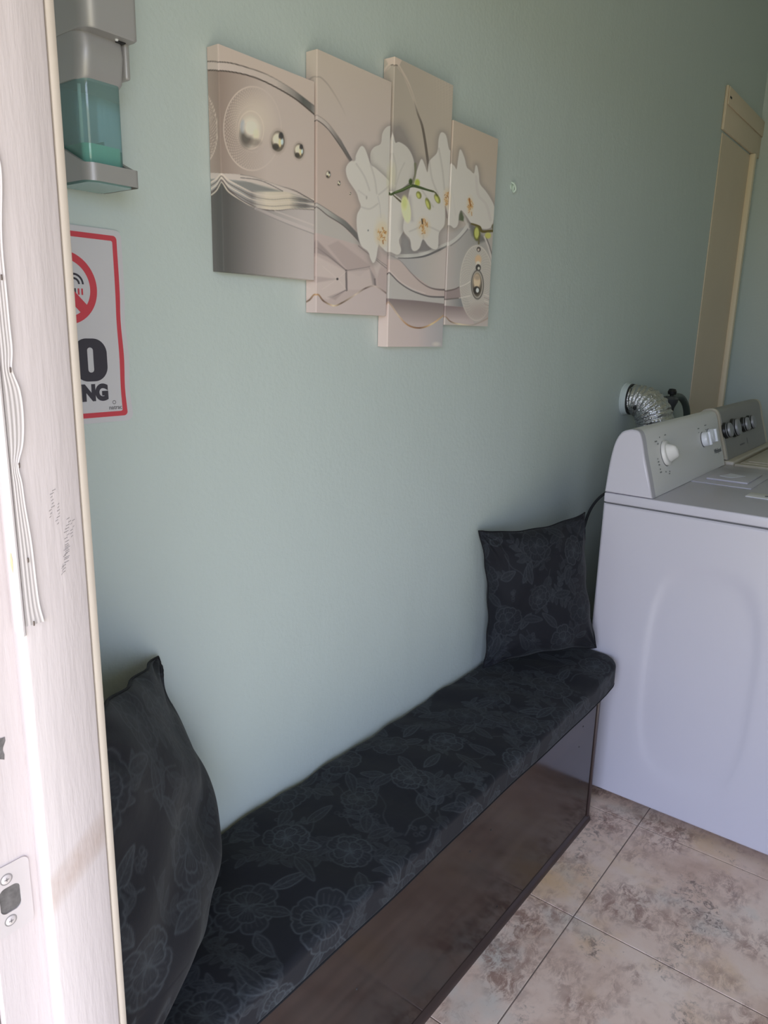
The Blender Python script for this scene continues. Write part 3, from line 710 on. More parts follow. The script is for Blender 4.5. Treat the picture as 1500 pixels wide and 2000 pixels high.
        # flowers, stem, buds
        orchid(p, [(850, 300), (877, 292), (881, 317), (887, 324), (892, 331), (895, 312), (899, 292), (907, 309), (911, 326), (918, 333), (926, 339), (929, 324), (932, 326), (935, 342), (937, 359), (948, 373), (958, 388), (965, 404), (965, 423), (958, 444), (940, 446), (921, 436), (912, 423), (901, 410), (896, 419), (894, 438), (887, 445), (877, 439), (850, 439)])
        p.line([(930, 345), (934, 380), (950, 400), (958, 430)], (168, 158, 156), 5, .35); p.line([(872, 340), (884, 380), (890, 420)], (174, 168, 164), 3, .35)
        stamen(p, 918, 402, 5, 15, 11); p.line([(917, 388), (919, 402)], (120, 70, 30), 2, .8, 0); stamen(p, 873, 388, 5.5, 16, 9)
        p.line([(921, 437), (936, 443), (942, 452), (962, 451), (985, 451)], (88, 78, 46), [3, 5, 5, 5, 5], 1); p.ell(931.5, 456, 6.5, 14, (92, 92, 46), .3); p.ell(931, 455, 4.5, 11, (168, 168, 98), .4); p.ell(953, 460, 6, 6, (170, 166, 96), .5); p.ell(963, 443, 3, 5, (100, 96, 80), .6); p.line([(936, 462), (935, 476)], (92, 84, 60), 3, .8, 0)
    return p.c

ART_GAIN = 1.78
def canvas_panel(k, y0, y1, z0, z1, label):
    st = 0.001
    ny = int(round((y1 - y0) / st)) + 1; nz_ = int(round((z1 - z0) / st)) + 1
    dep = CF - CW; ns = 10; r = 0.0016
    # profile round the panel in y: left side, front, right side (x, y, print y)
    prof = [(CW + dep * i / ns, y0, y0 + (CF - (CW + dep * i / ns))) for i in range(ns)]
    for y in np.linspace(y0, y1, ny):
        d = min(y - y0, y1 - y); x = CF - (r - math.sqrt(max(r * r - (r - d) ** 2, 0)) if d < r else 0)
        prof.append((x, y, y))
    prof += [(CF - dep * i / ns, y1, y1 - dep * i / ns) for i in range(1, ns + 1)]
    prof = np.array(prof); zs = np.linspace(z0, z1, nz_)
    P = np.zeros((len(prof), nz_ + 2, 3)); P[:, 1:-1, 0] = prof[:, 0][:, None]; P[:, :, 1] = prof[:, 1][:, None]; P[:, 1:-1, 2] = zs[None]
    P[:, 0, 2] = z0; P[:, -1, 2] = z1; P[:, 0, 0] = CW; P[:, -1, 0] = CW
    PYc = np.repeat(prof[:, 2][:, None], nz_ + 2, 1)
    U, V = image_px(PYc, P[:, :, 2])
    col = lin(np.clip(paint_print(k, U, V), 0, 255)) * ART_GAIN
    root = empty('canvas_panel', (CW, (y0 + y1) / 2, z0))
    cv = grid_mesh('printed_canvas', P, M_canvas, root, np.clip(col, 0, 0.9), smooth=True)
    cv.data.set_sharp_from_angle(angle=math.radians(40))
    b = MB(); t_ = 0.015
    b.box(CW - 0.001, CW + 0.015, y0 + 0.002, y0 + t_, z0 + 0.002, z1 - 0.002); b.box(CW - 0.001, CW + 0.015, y1 - t_, y1 - 0.002, z0 + 0.002, z1 - 0.002)
    b.box(CW - 0.001, CW + 0.015, y0 + t_, y1 - t_, z0 + 0.002, z0 + t_); b.box(CW - 0.001, CW + 0.015, y0 + t_, y1 - t_, z1 - t_, z1 - 0.002)
    b.build('stretcher_frame', M_raw, root)
    tag(root, label, 'wall art', 'four canvas panels of the orchid print')

canvas_panel(0, 0.780, 0.980, 1.411, 1.7185, 'short canvas panel with grey waves and three silver balls, leftmost of the wall print')
canvas_panel(1, 0.985, 1.184, 1.357, 1.7680, 'canvas panel with white orchid over folded facets and tiny beads, second from left')
canvas_panel(2, 1.1905, 1.387, 1.298, 1.8120, 'tallest canvas panel, narrow, green orchid stem with buds across its middle')
canvas_panel(3, 1.392, 1.577, 1.3445, 1.7500, 'rightmost canvas panel with hanging silver pendant and lace rosette under orchids')
# ------------------------------------------------------------------ no smoking sign on the left wall
M_signw = mat('white_sign_plastic', (0.64, 0.62, 0.66), 0.35, spec=0.4)
M_signr = mat('red_print', srgb(206, 74, 86), 0.45)
M_signk = mat('black_print', srgb(66, 62, 72), 0.45)
M_signg = mat('grey_print', srgb(120, 118, 122), 0.45)
sign = empty('no_smoking_sign', (WX, 0.536, 1.325))
SY0, SY1, SZ0, SZ1 = 0.4470, 0.6225, 1.1955, 1.4520
sx = WX + 0.0022
def on_sign(a, b, d): return (sx + d, a, b)
def warp(y, z):   # the thin sheet's edge waves a little, lower right corner stretched out
    k = max(0, (y - 0.60) / 0.025)
    return y + k * (0.0035 * math.exp(-((z - 1.21) / 0.03) ** 2) + 0.0018 * math.sin(z * 60) * (1 if z < 1.36 else 0.2))
def rrect(y0, y1, z0, z1, r, n=8, dense=20):
    P = rounded((y0 + y1) / 2, (z0 + z1) / 2, (y1 - y0) / 2, (z1 - z0) / 2, r, n)
    out = []
    for i, a in enumerate(P):
        b = P[(i + 1) % len(P)]; L = math.hypot(b[0] - a[0], b[1] - a[1]); q = dense if L > 0.03 else 1
        for t in range(q): out.append((a[0] + (b[0] - a[0]) * t / q, a[1] + (b[1] - a[1]) * t / q))
    return out
s_ = MB(); s_.prism([(warp(a, b), b) for a, b in rrect(SY0, SY1, SZ0, SZ1, 0.010)], on_sign, -0.0018, 0.0)
s_.build('sign_sheet', M_signw, sign)
def ring_strip(mb, A, B, d=0.0002):
    n = len(A); o = [on_sign(a, b, d) for a, b in A] + [on_sign(a, b, d) for a, b in B]
    mb.add(o, [(i, (i + 1) % n, n + (i + 1) % n, n + i) for i in range(n)])
s_ = MB(); bo = 0.0075; bw = 0.0068
A = [(warp(a, b), b) for a, b in rrect(SY0 + bo, SY1 - bo, SZ0 + bo, SZ1 - bo, 0.0055)]
B = [(warp(a, b) - 0.0 * a, b) for a, b in rrect(SY0 + bo + bw, SY1 - bo - bw, SZ0 + bo + bw, SZ1 - bo - bw, 0.0025)]
ring_strip(s_, A, B); s_.build('red_border', M_signr, sign)
cy, cz, ro, ri = 0.5345, 1.3735, 0.0465, 0.0365
s_ = MB()
ring_strip(s_, [(cy + ro * math.cos(t), cz + ro * math.sin(t)) for t in np.linspace(0, 2 * PI, 96)[:-1]], [(cy + ri * math.cos(t), cz + ri * math.sin(t)) for t in np.linspace(0, 2 * PI, 96)[:-1]])
a = math.radians(-45); dy, dz = math.cos(a), math.sin(a); hw = 0.0070; q = ri + 0.002
s_.add([on_sign(cy + dy * s1 * q - dz * s2 * hw, cz + dz * s1 * q + dy * s2 * hw, 0.0004) for s1, s2 in ((-1, -1), (1, -1), (1, 1), (-1, 1))], [(0, 1, 2, 3)])
s_.build('prohibition_ring', M_signr, sign)
# cigarette and smoke inside the ring
s_ = MB()
def rect(mb, y0, y1, z0, z1, d=0.0002): mb.add([on_sign(y0, z0, d), on_sign(y1, z0, d), on_sign(y1, z1, d), on_sign(y0, z1, d)], [(0, 1, 2, 3)])
rect(s_, 0.502, 0.5505, 1.3655, 1.3735)
def arc_band(mb, c0, c1, r, w_, a0, a1, d=0.0002):
    T = np.linspace(math.radians(a0), math.radians(a1), 20); o = []
    for t in T: o += [on_sign(c0 + (r - w_ / 2) * math.cos(t), c1 + (r - w_ / 2) * math.sin(t), d), on_sign(c0 + (r + w_ / 2) * math.cos(t), c1 + (r + w_ / 2) * math.sin(t), d)]
    mb.add(o, [(2 * i, 2 * i + 1, 2 * i + 3, 2 * i + 2) for i in range(len(T) - 1)])
for r_, y_ in ((0.0125, 0.5485), (0.0070, 0.5485)):
    arc_band(s_, y_, 1.3790, r_, 0.0027, 0, 95)
s_.build('cigarette_symbol', M_signk, sign)
s_ = MB(); rect(s_, 0.5530, 0.5555, 1.3655, 1.3735); rect(s_, 0.5580, 0.5605, 1.3655, 1.3735); s_.build('cigarette_ember', M_signr, sign)
# lettering
def letter_O(mb, y0, y1, z0, z1, st, d=0.0003):
    O = rounded((y0 + y1) / 2, (z0 + z1) / 2, (y1 - y0) / 2, (z1 - z0) / 2, min((y1 - y0), (z1 - z0)) * 0.40, 12)
    I = rounded((y0 + y1) / 2, (z0 + z1) / 2, (y1 - y0) / 2 - st, (z1 - z0) / 2 - st * 0.58, max(0.002, (y1 - y0) / 2 - st) * 0.95, 12)
    ring_strip(mb, O, I, d)
s_ = MB(); letter_O(s_, 0.540, 0.5895, 1.2525, 1.3095, 0.0205)
for y_ in (0.482, 0.5165): rect(s_, y_, y_ + 0.0165, 1.2535, 1.3085, 0.0003)
s_.add([on_sign(0.482, 1.3085, 0.0003), on_sign(0.497, 1.3085, 0.0003), on_sign(0.533, 1.2535, 0.0003), on_sign(0.518, 1.2535, 0.0003)], [(0, 1, 2, 3)])
s_.build('no_lettering', M_signk, sign)
text_mesh('smoking_lettering', 'SMOKING', 0.0285, M_signk, sign, (sx + 0.0002, 0.5880, 1.2275), (0, 1, 0), (0, 0, 1), sx=0.90, offset=0.0019, align='RIGHT')
text_mesh('maker_mark', 'natrac', 0.0082, M_signg, sign, (sx + 0.0002, 0.6085, 1.2128), (0, 1, 0), (0, 0, 1), sx=1.0, offset=0.0001, align='RIGHT')
s_ = MB(); ring_strip(s_, [(0.5965 + .0028 * math.cos(t), 1.2225 + .0028 * math.sin(t)) for t in np.linspace(0, 2 * PI, 24)[:-1]], [(0.5965 + .0018 * math.cos(t), 1.2225 + .0018 * math.sin(t)) for t in np.linspace(0, 2 * PI, 24)[:-1]]); s_.build('maker_emblem', M_signg, sign)
tag(sign, 'white no smoking sign with red border on the mint wall behind the doorway edge', 'sign')

# ------------------------------------------------------------------ soap dispenser
M_silver = mat('brushed_silver_plastic', (0.44, 0.425, 0.425), 0.42, metal=0.3, spec=0.5, bump=[((1, 1, 1), 500, 0.08, 0.0004)])
M_silverd = mat('dark_silver_plastic', (0.36, 0.36, 0.39), 0.36, metal=0.3)
M_blk = mat('black_plastic', (0.015, 0.015, 0.016), 0.35)
def clear_mat(name, tint, rough=0.08, glossy=0.12, trans=0.85):
    mt = bpy.data.materials.new(name); mt.use_nodes = True; t = mt.node_tree; t.nodes.clear()
    tr = t.nodes.new('ShaderNodeBsdfTransparent'); tr.inputs[0].default_value = (*[c ** 0.5 for c in tint], 1)
    df = t.nodes.new('ShaderNodeBsdfDiffuse'); df.inputs[0].default_value = (*[c * 0.85 for c in tint], 1)
    gl = t.nodes.new('ShaderNodeBsdfGlossy'); gl.inputs['Roughness'].default_value = rough; gl.inputs[0].default_value = (1, 1, 1, 1)
    m1 = t.nodes.new('ShaderNodeMixShader'); m1.inputs[0].default_value = trans
    t.links.new(df.outputs[0], m1.inputs[1]); t.links.new(tr.outputs[0], m1.inputs[2])
    fr = t.nodes.new('ShaderNodeFresnel'); fr.inputs[0].default_value = 1.45
    m2 = t.nodes.new('ShaderNodeMixShader'); t.links.new(fr.outputs[0], m2.inputs[0])
    t.links.new(m1.outputs[0], m2.inputs[1]); t.links.new(gl.outputs[0], m2.inputs[2])
    o = t.nodes.new('ShaderNodeOutputMaterial'); t.links.new(m2.outputs[0], o.inputs[0]); return mt
M_tank = clear_mat('teal_tinted_clear_plastic', (0.60, 0.90, 0.88), 0.06, trans=0.76)
M_soap = clear_mat('green_soap', (0.34, 0.92, 0.74), 0.05, trans=0.42)
M_tube = clear_mat('clear_tube', (0.86, 0.93, 0.92), 0.1, trans=0.35)

disp = empty('soap_dispenser', (WX, 0.568, 1.495))
DY0, DY1 = 0.5300, 0.6005
def dbox(name, m_, boxes, r=0.006, parent=None, seg=4):
    b = MB()
    for bx_ in boxes: b.box(*bx_, min(r, 0.45 * min(abs(bx_[1] - bx_[0]), abs(bx_[3] - bx_[2]), abs(bx_[5] - bx_[4]))), seg)
    return b.build(name, m_, parent or disp, sharp=60)
# wall plate running the whole height
dbox('back_plate', M_silverd, [(WX, WX + 0.016, DY0 + 0.003, DY1 - 0.006, 1.499, 1.80)], 0.006)
# head: rounded front corners, sloping chin
def plan(y0, y1, x0, x1, r, n=10):
    """plan outline, rounded towards the room (x1)"""
    o = [(x0, y0)]
    for k in range(n + 1):
        a = math.radians(270 + 90 * k / n); o.append((x1 - r + r * math.cos(a), y0 + r + r * math.sin(a)))
    for k in range(n + 1):
        a = math.radians(90 * k / n); o.append((x1 - 0.4 * r + 0.4 * r * math.cos(a), y1 - 0.4 * r + 0.4 * r * math.sin(a)))
    o.append((x0, y1)); return o
def loft(name, m_, rings, parent=None, sharp=50):
    """rings: list of (outline, z or function)"""
    b = MB(); n = len(rings[0][0]); vs_ = []
    for o, z in rings: vs_ += [(x, y, z(x, y) if callable(z) else z) for x, y in o]
    fs = [(i * n + k, i * n + (k + 1) % n, (i + 1) * n + (k + 1) % n, (i + 1) * n + k) for i in range(len(rings) - 1) for k in range(n)]
    b.add(vs_, fs, True); b.add(vs_[:n], [tuple(range(n - 1, -1, -1))]); b.add(vs_[-n:], [tuple(range(n))])
    return b.build(name, m_, parent or disp, sharp=sharp)
hx = -0.8500
loft('dispenser_head', M_silver, [(plan(DY0 + .002, DY1 - .002, WX + .006, hx - .002, .016), 1.6565), (plan(DY0, DY1, WX + .006, hx, .018), 1.6585), (plan(DY0, DY1, WX + .006, hx, .018), 1.785), (plan(DY0 + .006, DY1 - .004, WX + .006, hx - .012, .016), 1.797)])
neck = loft('neck_cover', M_silver, [(plan(DY0 + .004, DY1 - .010, WX + .010, hx - .028, .014), lambda x, y: 1.6075), (plan(DY0 + .003, DY1 - .009, WX + .010, hx - .022, .016), 1.612), (plan(DY0 + .003, DY1 - .009, WX + .010, hx - .017, .016), 1.640), (plan(DY0 + .003, DY1 - .009, WX + .010, hx - .021, .016), 1.660)])
dbox('side_cheek', M_silver, [(WX + .008, hx - .018, DY1 - .0085, DY1 - .001, 1.618, 1.659)], 0.003)
dbox('sensor_window', M_blk, [(hx - .030, hx - .014, 0.581, 0.592, 1.6552, 1.6572)], 0.001)
M_led = mat('white_lens', (0.85, 0.86, 0.9), 0.2)
b = MB(); b.lathe([(0, -0.0022), (0.0018, -0.0016), (0.0022, 0.0)], (hx - 0.013, 0.5785, 1.6566), (0, 0, 1), 16); b.build('indicator_lens', M_led, disp)
b = MB(); b.lathe([(0.002, -0.010), (0.004, -0.009), (0.005, 0.0)], (hx - 0.035, 0.566, 1.657), (0, 0, 1), 20); b.build('nozzle', M_blk, disp)
# clear tank with soap and dip tube
tank = loft('soap_tank', M_tank, [(plan(DY0 + .008, DY1 - .014, WX + .018, -0.8770, .014), 1.5035), (plan(DY0 + .006, DY1 - .012, WX + .016, -0.8750, .014), 1.5065), (plan(DY0 + .006, DY1 - .012, WX + .016, -0.8750, .014), 1.612)])
loft('liquid_soap', M_soap, [(plan(DY0 + .009, DY1 - .015, WX + .019, -0.8780, .012), 1.5055), (plan(DY0 + .008, DY1 - .014, WX + .018, -0.8770, .012), 1.508), (plan(DY0 + .008, DY1 - .014, WX + .018, -0.8770, .012), 1.5395)], tank)
b = MB(); b.tube([(-0.900, 0.5475, 1.510), (-0.900, 0.548, 1.56), (-0.900, 0.548, 1.610)], 0.0022, 10); b.build('dip_tube', M_tube, tank)
dbox('tank_divider', M_tank, [(WX + .020, -0.882, 0.5645, 0.5665, 1.507, 1.545)], 0.0005, tank, 1)
# cradle under the tank: open ring that sweeps up at the sides
yc = (DY0 + DY1) / 2
def cradle_top(x, y): return 1.5155 + 0.032 * np.clip((-(x) - 0.872) / 0.07, 0, 1) ** 1.0 + 0.0
O = plan(DY0 - .001, DY1, WX + .002, -0.8620, .016); I = plan(DY0 + .0035, DY1 - .0045, WX + .004, -0.8665, .013)
b = MB(); n = len(O); vs_ = []
for o, zf in ((O, lambda x, y: 1.4955), (O, cradle_top), (I, lambda x, y: cradle_top(x, y)), (I, lambda x, y: 1.4985)): vs_ += [(x, y, float(zf(x, y))) for x, y in o]
b.add(vs_, [(i * n + k, i * n + (k + 1) % n, (i + 1) * n + (k + 1) % n, (i + 1) * n + k) for i in range(3) for k in range(n)], True)
b.build('cradle', M_silver, disp, sharp=40)
b = MB(); b.prism([(x, y) for x, y in plan(DY0 + .006, DY1 - .006, WX + .006, -0.8690, .012)], lambda a, b_, d: (a, b_, d), 1.4945, 1.5010); b.build('cradle_floor', clear_mat('teal_base', (0.45, 0.72, 0.74), 0.1, trans=0.35), disp)
tag(disp, 'silver wall soap dispenser with clear teal tank nearly empty, above the no smoking sign', 'soap dispenser')

# bare hook-screw left in the wall beside the print
hk = MB(); hy, hz = 1.6957, 1.6713
hk.lathe([(0.0, 0.0015), (0.0055, 0.001), (0.0065, 0.0), (0.0065, -0.0005)], (WX + 0.0006, hy, hz), (1, 0, 0), 20)
hk.tube(smooth_poly([(WX + 0.001, hy - 0.002, hz + 0.010), (WX + 0.009, hy - 0.002, hz + 0.004), (WX + 0.012, hy - 0.001, hz - 0.006), (WX + 0.007, hy, hz - 0.012), (WX + 0.004, hy + 0.002, hz - 0.006), (WX + 0.0045, hy + 0.004, hz + 0.011)], 6), 0.0022, 8)
o = hk.build('wall_hook', mat('painted_over_hook', (0.58, 0.68, 0.60), 0.4), None)
tag(o, 'small mint-painted hook on the bare wall right of the canvas print', 'hook')
# ------------------------------------------------------------------ dark floral upholstery: one drawn repeat, sampled by the cushion and pillows
def floral(w, h_, seed, px=0.0016, dens=1.0):
    nw, nh = int(w / px), int(h_ / px)
    T = np.zeros((nh, nw)); r = random.Random(seed)
    def stroke(pts, wd, val):
        P = smooth_poly(pts, 5) / px
        lo = np.floor(P.min(0) - wd / px - 2).astype(int); hi = np.ceil(P.max(0) + wd / px + 2).astype(int)
        x0, y0 = max(lo[0], 0), max(lo[1], 0); x1, y1 = min(hi[0], nw), min(hi[1], nh)
        if x1 <= x0 or y1 <= y0: return
        X, Y = np.meshgrid(np.arange(x0, x1), np.arange(y0, y1)); d, _ = seg_dist(X.astype(float), Y.astype(float), P)
        a = np.clip(wd / px / 2 - d + 0.5, 0, 1) * val; T[y0:y1, x0:x1] = np.maximum(T[y0:y1, x0:x1], a)
    def fill(pts, val, clear=True):
        P = smooth_poly(pts, 5, True) / px
        lo = np.floor(P.min(0) - 1).astype(int); hi = np.ceil(P.max(0) + 1).astype(int)
        x0, y0 = max(lo[0], 0), max(lo[1], 0); x1, y1 = min(hi[0], nw), min(hi[1], nh)
        if x1 <= x0 or y1 <= y0: return
        X, Y = np.meshgrid(np.arange(x0, x1), np.arange(y0, y1)); ins = inside(X + 0.0, Y + 0.0, P)
        b = T[y0:y1, x0:x1]; b[ins] = val
    def petal(c, ang, L, W, val):
        ca, sa = math.cos(ang), math.sin(ang)
        def q(a, b): return (c[0] + a * ca - b * sa, c[1] + a * sa + b * ca)
        pts = [q(0.08 * L, 0), q(0.45 * L, 0.42 * W), q(0.85 * L, 0.48 * W), q(L, 0.14 * W), q(0.94 * L, 0), q(L, -0.16 * W), q(0.83 * L, -0.5 * W), q(0.42 * L, -0.4 * W)]
        fill(pts, val * 0.14); stroke(pts + [pts[0]], 0.0024, val)
        for k in (-0.25, -0.08, 0.1, 0.27): stroke([q(0.2 * L, k * 0.4 * W), q(0.55 * L, k * 0.9 * W), q(0.8 * L, k * 1.2 * W)], 0.0017, val * 0.7)
    def leaf(c, ang, L, W, val):
        ca, sa = math.cos(ang), math.sin(ang); bend = r.uniform(-0.2, 0.2)
        def q(a, b): return (c[0] + a * ca - (b + bend * a * a / L) * sa, c[1] + a * sa + (b + bend * a * a / L) * ca)
        pts = [q(0, 0), q(0.3 * L, 0.42 * W), q(0.65 * L, 0.38 * W), q(L, 0), q(0.6 * L, -0.42 * W), q(0.28 * L, -0.4 * W)]
        fill(pts, val * 0.20); stroke(pts + [pts[0]], 0.0020, val); stroke([q(0, 0), q(0.5 * L, 0), q(L, 0)], 0.0015, val)
        for k in range(1, 5):
            for s_ in (-1, 1): stroke([q(k * 0.18 * L, 0), q(k * 0.18 * L + 0.14 * L, s_ * 0.26 * W)], 0.0015, val * 0.6)
    def blossom(c, R, val):
        a0 = r.uniform(0, 6)
        for n__, f in ((6, 1.0), (5, 0.62)):
            for k in range(n__): petal(c, a0 + 2 * PI * k / n__ + r.uniform(-.2, .2), R * f * r.uniform(.85, 1.1), R * f * 0.85, val * r.uniform(.7, 1.05))
        for k in range(9):
            a = r.uniform(0, 6.28); stroke([c, (c[0] + R * .22 * math.cos(a), c[1] + R * .22 * math.sin(a))], 0.0018, val)
    def sprig(c, ang, L, val):
        pts = [c]; a = ang
        for k in range(5):
            a += r.uniform(-.35, .35); pts.append((pts[-1][0] + L / 5 * math.cos(a), pts[-1][1] + L / 5 * math.sin(a)))
        stroke(pts, 0.0018, val)
        for k in range(1, 6):
            for s_ in (-1, 1): leaf(pts[k], a + s_ * r.uniform(.5, 1.0), L * r.uniform(.22, .36), L * 0.12, val * r.uniform(.6, 1))
    area = w * h_ * dens
    for k in range(int(area * 170)): sprig((r.uniform(0, w), r.uniform(0, h_)), r.uniform(0, 6.28), r.uniform(.06, .11), r.uniform(.45, .8))
    for k in range(int(area * 80)):
        c = (r.uniform(0, w), r.uniform(0, h_))
        for q in range(7): 
            cc = (c[0] + r.uniform(-.014, .014), c[1] + r.uniform(-.014, .014)); t = np.linspace(0, 2 * PI, 9)
            stroke([(cc[0] + .0042 * math.cos(x), cc[1] + .0042 * math.sin(x)) for x in t], 0.0014, r.uniform(.4, .8))
    done = []
    for k in range(int(area * 400)):
        c = (r.uniform(0, w), r.uniform(0, h_))
        if all(math.hypot(c[0] - d[0], c[1] - d[1]) > 0.112 for d in done):
            done.append(c); blossom(c, r.uniform(.036, .055), r.uniform(.6, 1.0))
            for q in range(3): leaf((c[0] + .05 * math.cos(q * 2.1), c[1] + .05 * math.sin(q * 2.1)), q * 2.1 + r.uniform(-.4, .4), r.uniform(.045, .07), .024, r.uniform(.6, 1))
    for k in range(int(area * 50)):
        c = (r.uniform(0, w), r.uniform(0, h_)); a = r.uniform(0, 6.28)
        stroke([c, (c[0] + .03 * math.cos(a), c[1] + .03 * math.sin(a)), (c[0] + .06 * math.cos(a + .3), c[1] + .06 * math.sin(a + .3)), (c[0] + .10 * math.cos(a + .2), c[1] + .10 * math.sin(a + .2))], 0.0016, r.uniform(.5, .8))
    return T, px

FAB_BASE = np.array((0.0085, 0.0090, 0.0135)); FAB_LINE = np.array((0.058, 0.067, 0.078))
def fabric_col(T, px, A, B, k=1.0):
    i = np.clip((B / px), 0, T.shape[0] - 1.001); j = np.clip((A / px), 0, T.shape[1] - 1.001)
    i0 = i.astype(int); j0 = j.astype(int); fi = i - i0; fj = j - j0
    v = (T[i0, j0] * (1 - fi) * (1 - fj) + T[i0 + 1, j0] * fi * (1 - fj) + T[i0, j0 + 1] * (1 - fi) * fj + T[i0 + 1, j0 + 1] * fi * fj)
    return FAB_BASE + (FAB_LINE - FAB_BASE) * k * v[..., None]
M_fab = attr_mat('dark_floral_fabric', 0.75, spec=0.25, bump=[((1, 1, 1), 1100, 0.25, 0.0005), ((1, 1, 1), 14, 0.3, 0.006)], sheen=0.06)
M_pipe = mat('black_piping', (0.010, 0.010, 0.013), 0.75, spec=0.25)

# ------------------------------------------------------------------ bench: box with a glossy dark front panel
BX = -0.648; BY0 = 0.335; BY1 = 1.822; BZ = 0.375
def bench_material():
    mt = mat('dark_varnished_board', (0.040, 0.030, 0.027), 0.13, spec=0.42, bump=[((1, 0.6, 5), 6, 0.06, 0.002)])
    t = mt.node_tree; p = t.nodes['Principled BSDF']
    co = t.nodes.new('ShaderNodeTexCoord'); mp = t.nodes.new('ShaderNodeMapping'); mp.inputs['Scale'].default_value = (6, 1.2, 18)
    nz = t.nodes.new('ShaderNodeTexNoise'); nz.inputs['Scale'].default_value = 2.2; nz.inputs['Detail'].default_value = 6
    r = t.nodes.new('ShaderNodeValToRGB'); r.color_ramp.elements[0].color = (0.018, 0.0105, 0.0085, 1); r.color_ramp.elements[1].color = (0.036, 0.021, 0.017, 1)
    r.color_ramp.elements[0].position = 0.35; r.color_ramp.elements[1].position = 0.7
    t.links.new(co.outputs['Object'], mp.inputs[0]); t.links.new(mp.outputs[0], nz.inputs['Vector']); t.links.new(nz.outputs['Fac'], r.inputs[0]); t.links.new(r.outputs[0], p.inputs['Base Color'])
    return mt
M_bench = bench_material()
M_bench2 = mat('dark_wood_trim', (0.055, 0.034, 0.030), 0.3, bump=[((1, 1, 6), 10, 0.1, 0.001)], vary=(12, 0.25))
M_ply = mat('plain_board', (0.20, 0.14, 0.10), 0.7, vary=(6, 0.1))
bench = empty('storage_bench', (-0.79, 1.08, 0))
b = MB(); b.box(BX - 0.012, BX, BY0, BY1 - 0.010, 0.018, BZ, 0.0012, 1); b.build('front_panel', M_bench, bench)
b = MB(); b.box(WX + 0.004, BX - 0.012, BY1 - 0.016, BY1, 0.002, BZ - 0.004, 0.001, 1); b.build('end_panel', M_bench2, bench)
b = MB(); b.box(WX + 0.004, BX - 0.012, BY0, BY0 + 0.016, 0.002, BZ - 0.004); b.build('end_panel', M_bench2, bench)
b = MB(); b.box(BX - 0.012, BX + 0.004, BY1 - 0.0105, BY1, 0.0, BZ - 0.006, 0.0015, 2); b.build('corner_trim', M_bench2, bench)
b = MB(); b.prism([(BX - 0.012, 0.0), (BX + 0.009, 0.0), (BX + 0.009, 0.004), (BX + 0.0055, 0.0125), (BX - 0.001, 0.0175), (BX - 0.012, 0.0175)], lambda a, c, d: (a, d, c), BY0, BY1 - 0.0006); b.build('base_rail', M_bench2, bench)
b = MB(); b.box(WX + 0.004, BX - 0.002, BY0, BY1, BZ, BZ + 0.010, 0.001, 1); b.build('seat_board', M_ply, bench)
for (ny_, nz_) in ((1.705, 0.282), (1.732, 0.165), (1.245, 0.298), (1.30, 0.066), (1.16, 0.296), (0.80, 0.245), (1.72, 0.335)):
    s_ = MB(); s_.lathe([(0, 0.0012), (0.0017, 0.0008), (0.0024, 0.0)], (BX, ny_, nz_), (1, 0, 0), 12); s_.build('nail_head', M_blk, bench)
tag(bench, 'long low bench box with glossy dark brown front against the mint wall', 'bench')

# bench cushion: cross-section swept along the wall, rounded far end, wavy back edge
CY0, CY1 = 0.336, 1.9405
CZ0 = BZ + 0.0105
Tc, pxc = floral(1.75, 0.52, 21)
ys = np.concatenate([CY0 + np.array([0, .004, .010]), np.arange(CY0 + 0.0135, CY1 - 0.07, 0.0017), CY1 - 0.07 * np.cos(np.linspace(0, PI / 2, 42))])
def sect(hx_, hz_, r, na):
    """half-section outline: from back bottom over the top to front bottom; returns offsets (0..1 across, 0..1 up, length)"""
    pass
nt_, nf_ = 172, 36
cross = []      # (s across 0 back..1 front, t up 0..1, corner round dx, dz)
rr = 0.015
def section(xb, xf, z0, z1):
    r = min(rr, (z1 - z0) * 0.45); pts = []
    pts += [(xb, z0 + (z1 - z0 - r) * k / 8 + 0.0) for k in range(8)]
    pts += [(xb + r - r * math.cos(a), z1 - r + r * math.sin(a)) for a in np.linspace(0, PI / 2, 8)]
    pts += [(xb + r + (xf - xb - 2 * r) * k / (nt_ - 1), z1) for k in range(1, nt_ - 1)]
    rf = r * 0.75
    pts += [(xf - rf + rf * math.sin(a), z1 - rf + rf * math.cos(a)) for a in np.linspace(0, PI / 2, 12)]
    pts += [(xf, z1 - rf - (z1 - rf - z0 - 0.006) * k / nf_) for k in range(1, nf_ + 1)]
    pts += [(xf - 0.006 + 0.006 * math.cos(a), z0 + 0.006 - 0.006 * math.sin(a)) for a in np.linspace(0.3, PI / 2, 5)]
    return np.array(pts)
rows = []
for y in ys:
    e = max(0, (y - (CY1 - 0.07)) / 0.07)
    xf = -0.6325 - 0.075 * (1 - math.sqrt(max(0, 1 - e * e))) + 0.0012 * math.sin(y * 9.0) + 0.0006 * math.sin(y * 23)
    xb = WX + 0.003 + 0.004 * (0.5 + 0.5 * math.sin(y * 11 + 1)) 
    lift = 0.012 * max(0, (y - 1.55) / 0.4) ** 1.5
    hump = 0.5 + 0.5 * math.sin(y * 2 * PI / 0.37 + 0.6)
    z1 = CZ0 + 0.052 + 0.004 * hump + lift
    z0 = CZ0 + max(0, (y - 1.83)) * 0.12
    z1 = z1 - 0.012 * (1 - math.sqrt(max(0, 1 - e ** 6)))
    S = section(xb, xf, z0, z1)
    rows.append(np.column_stack([S[:, 0], np.full(len(S), y), S[:, 1]]))
P = np.array(rows)
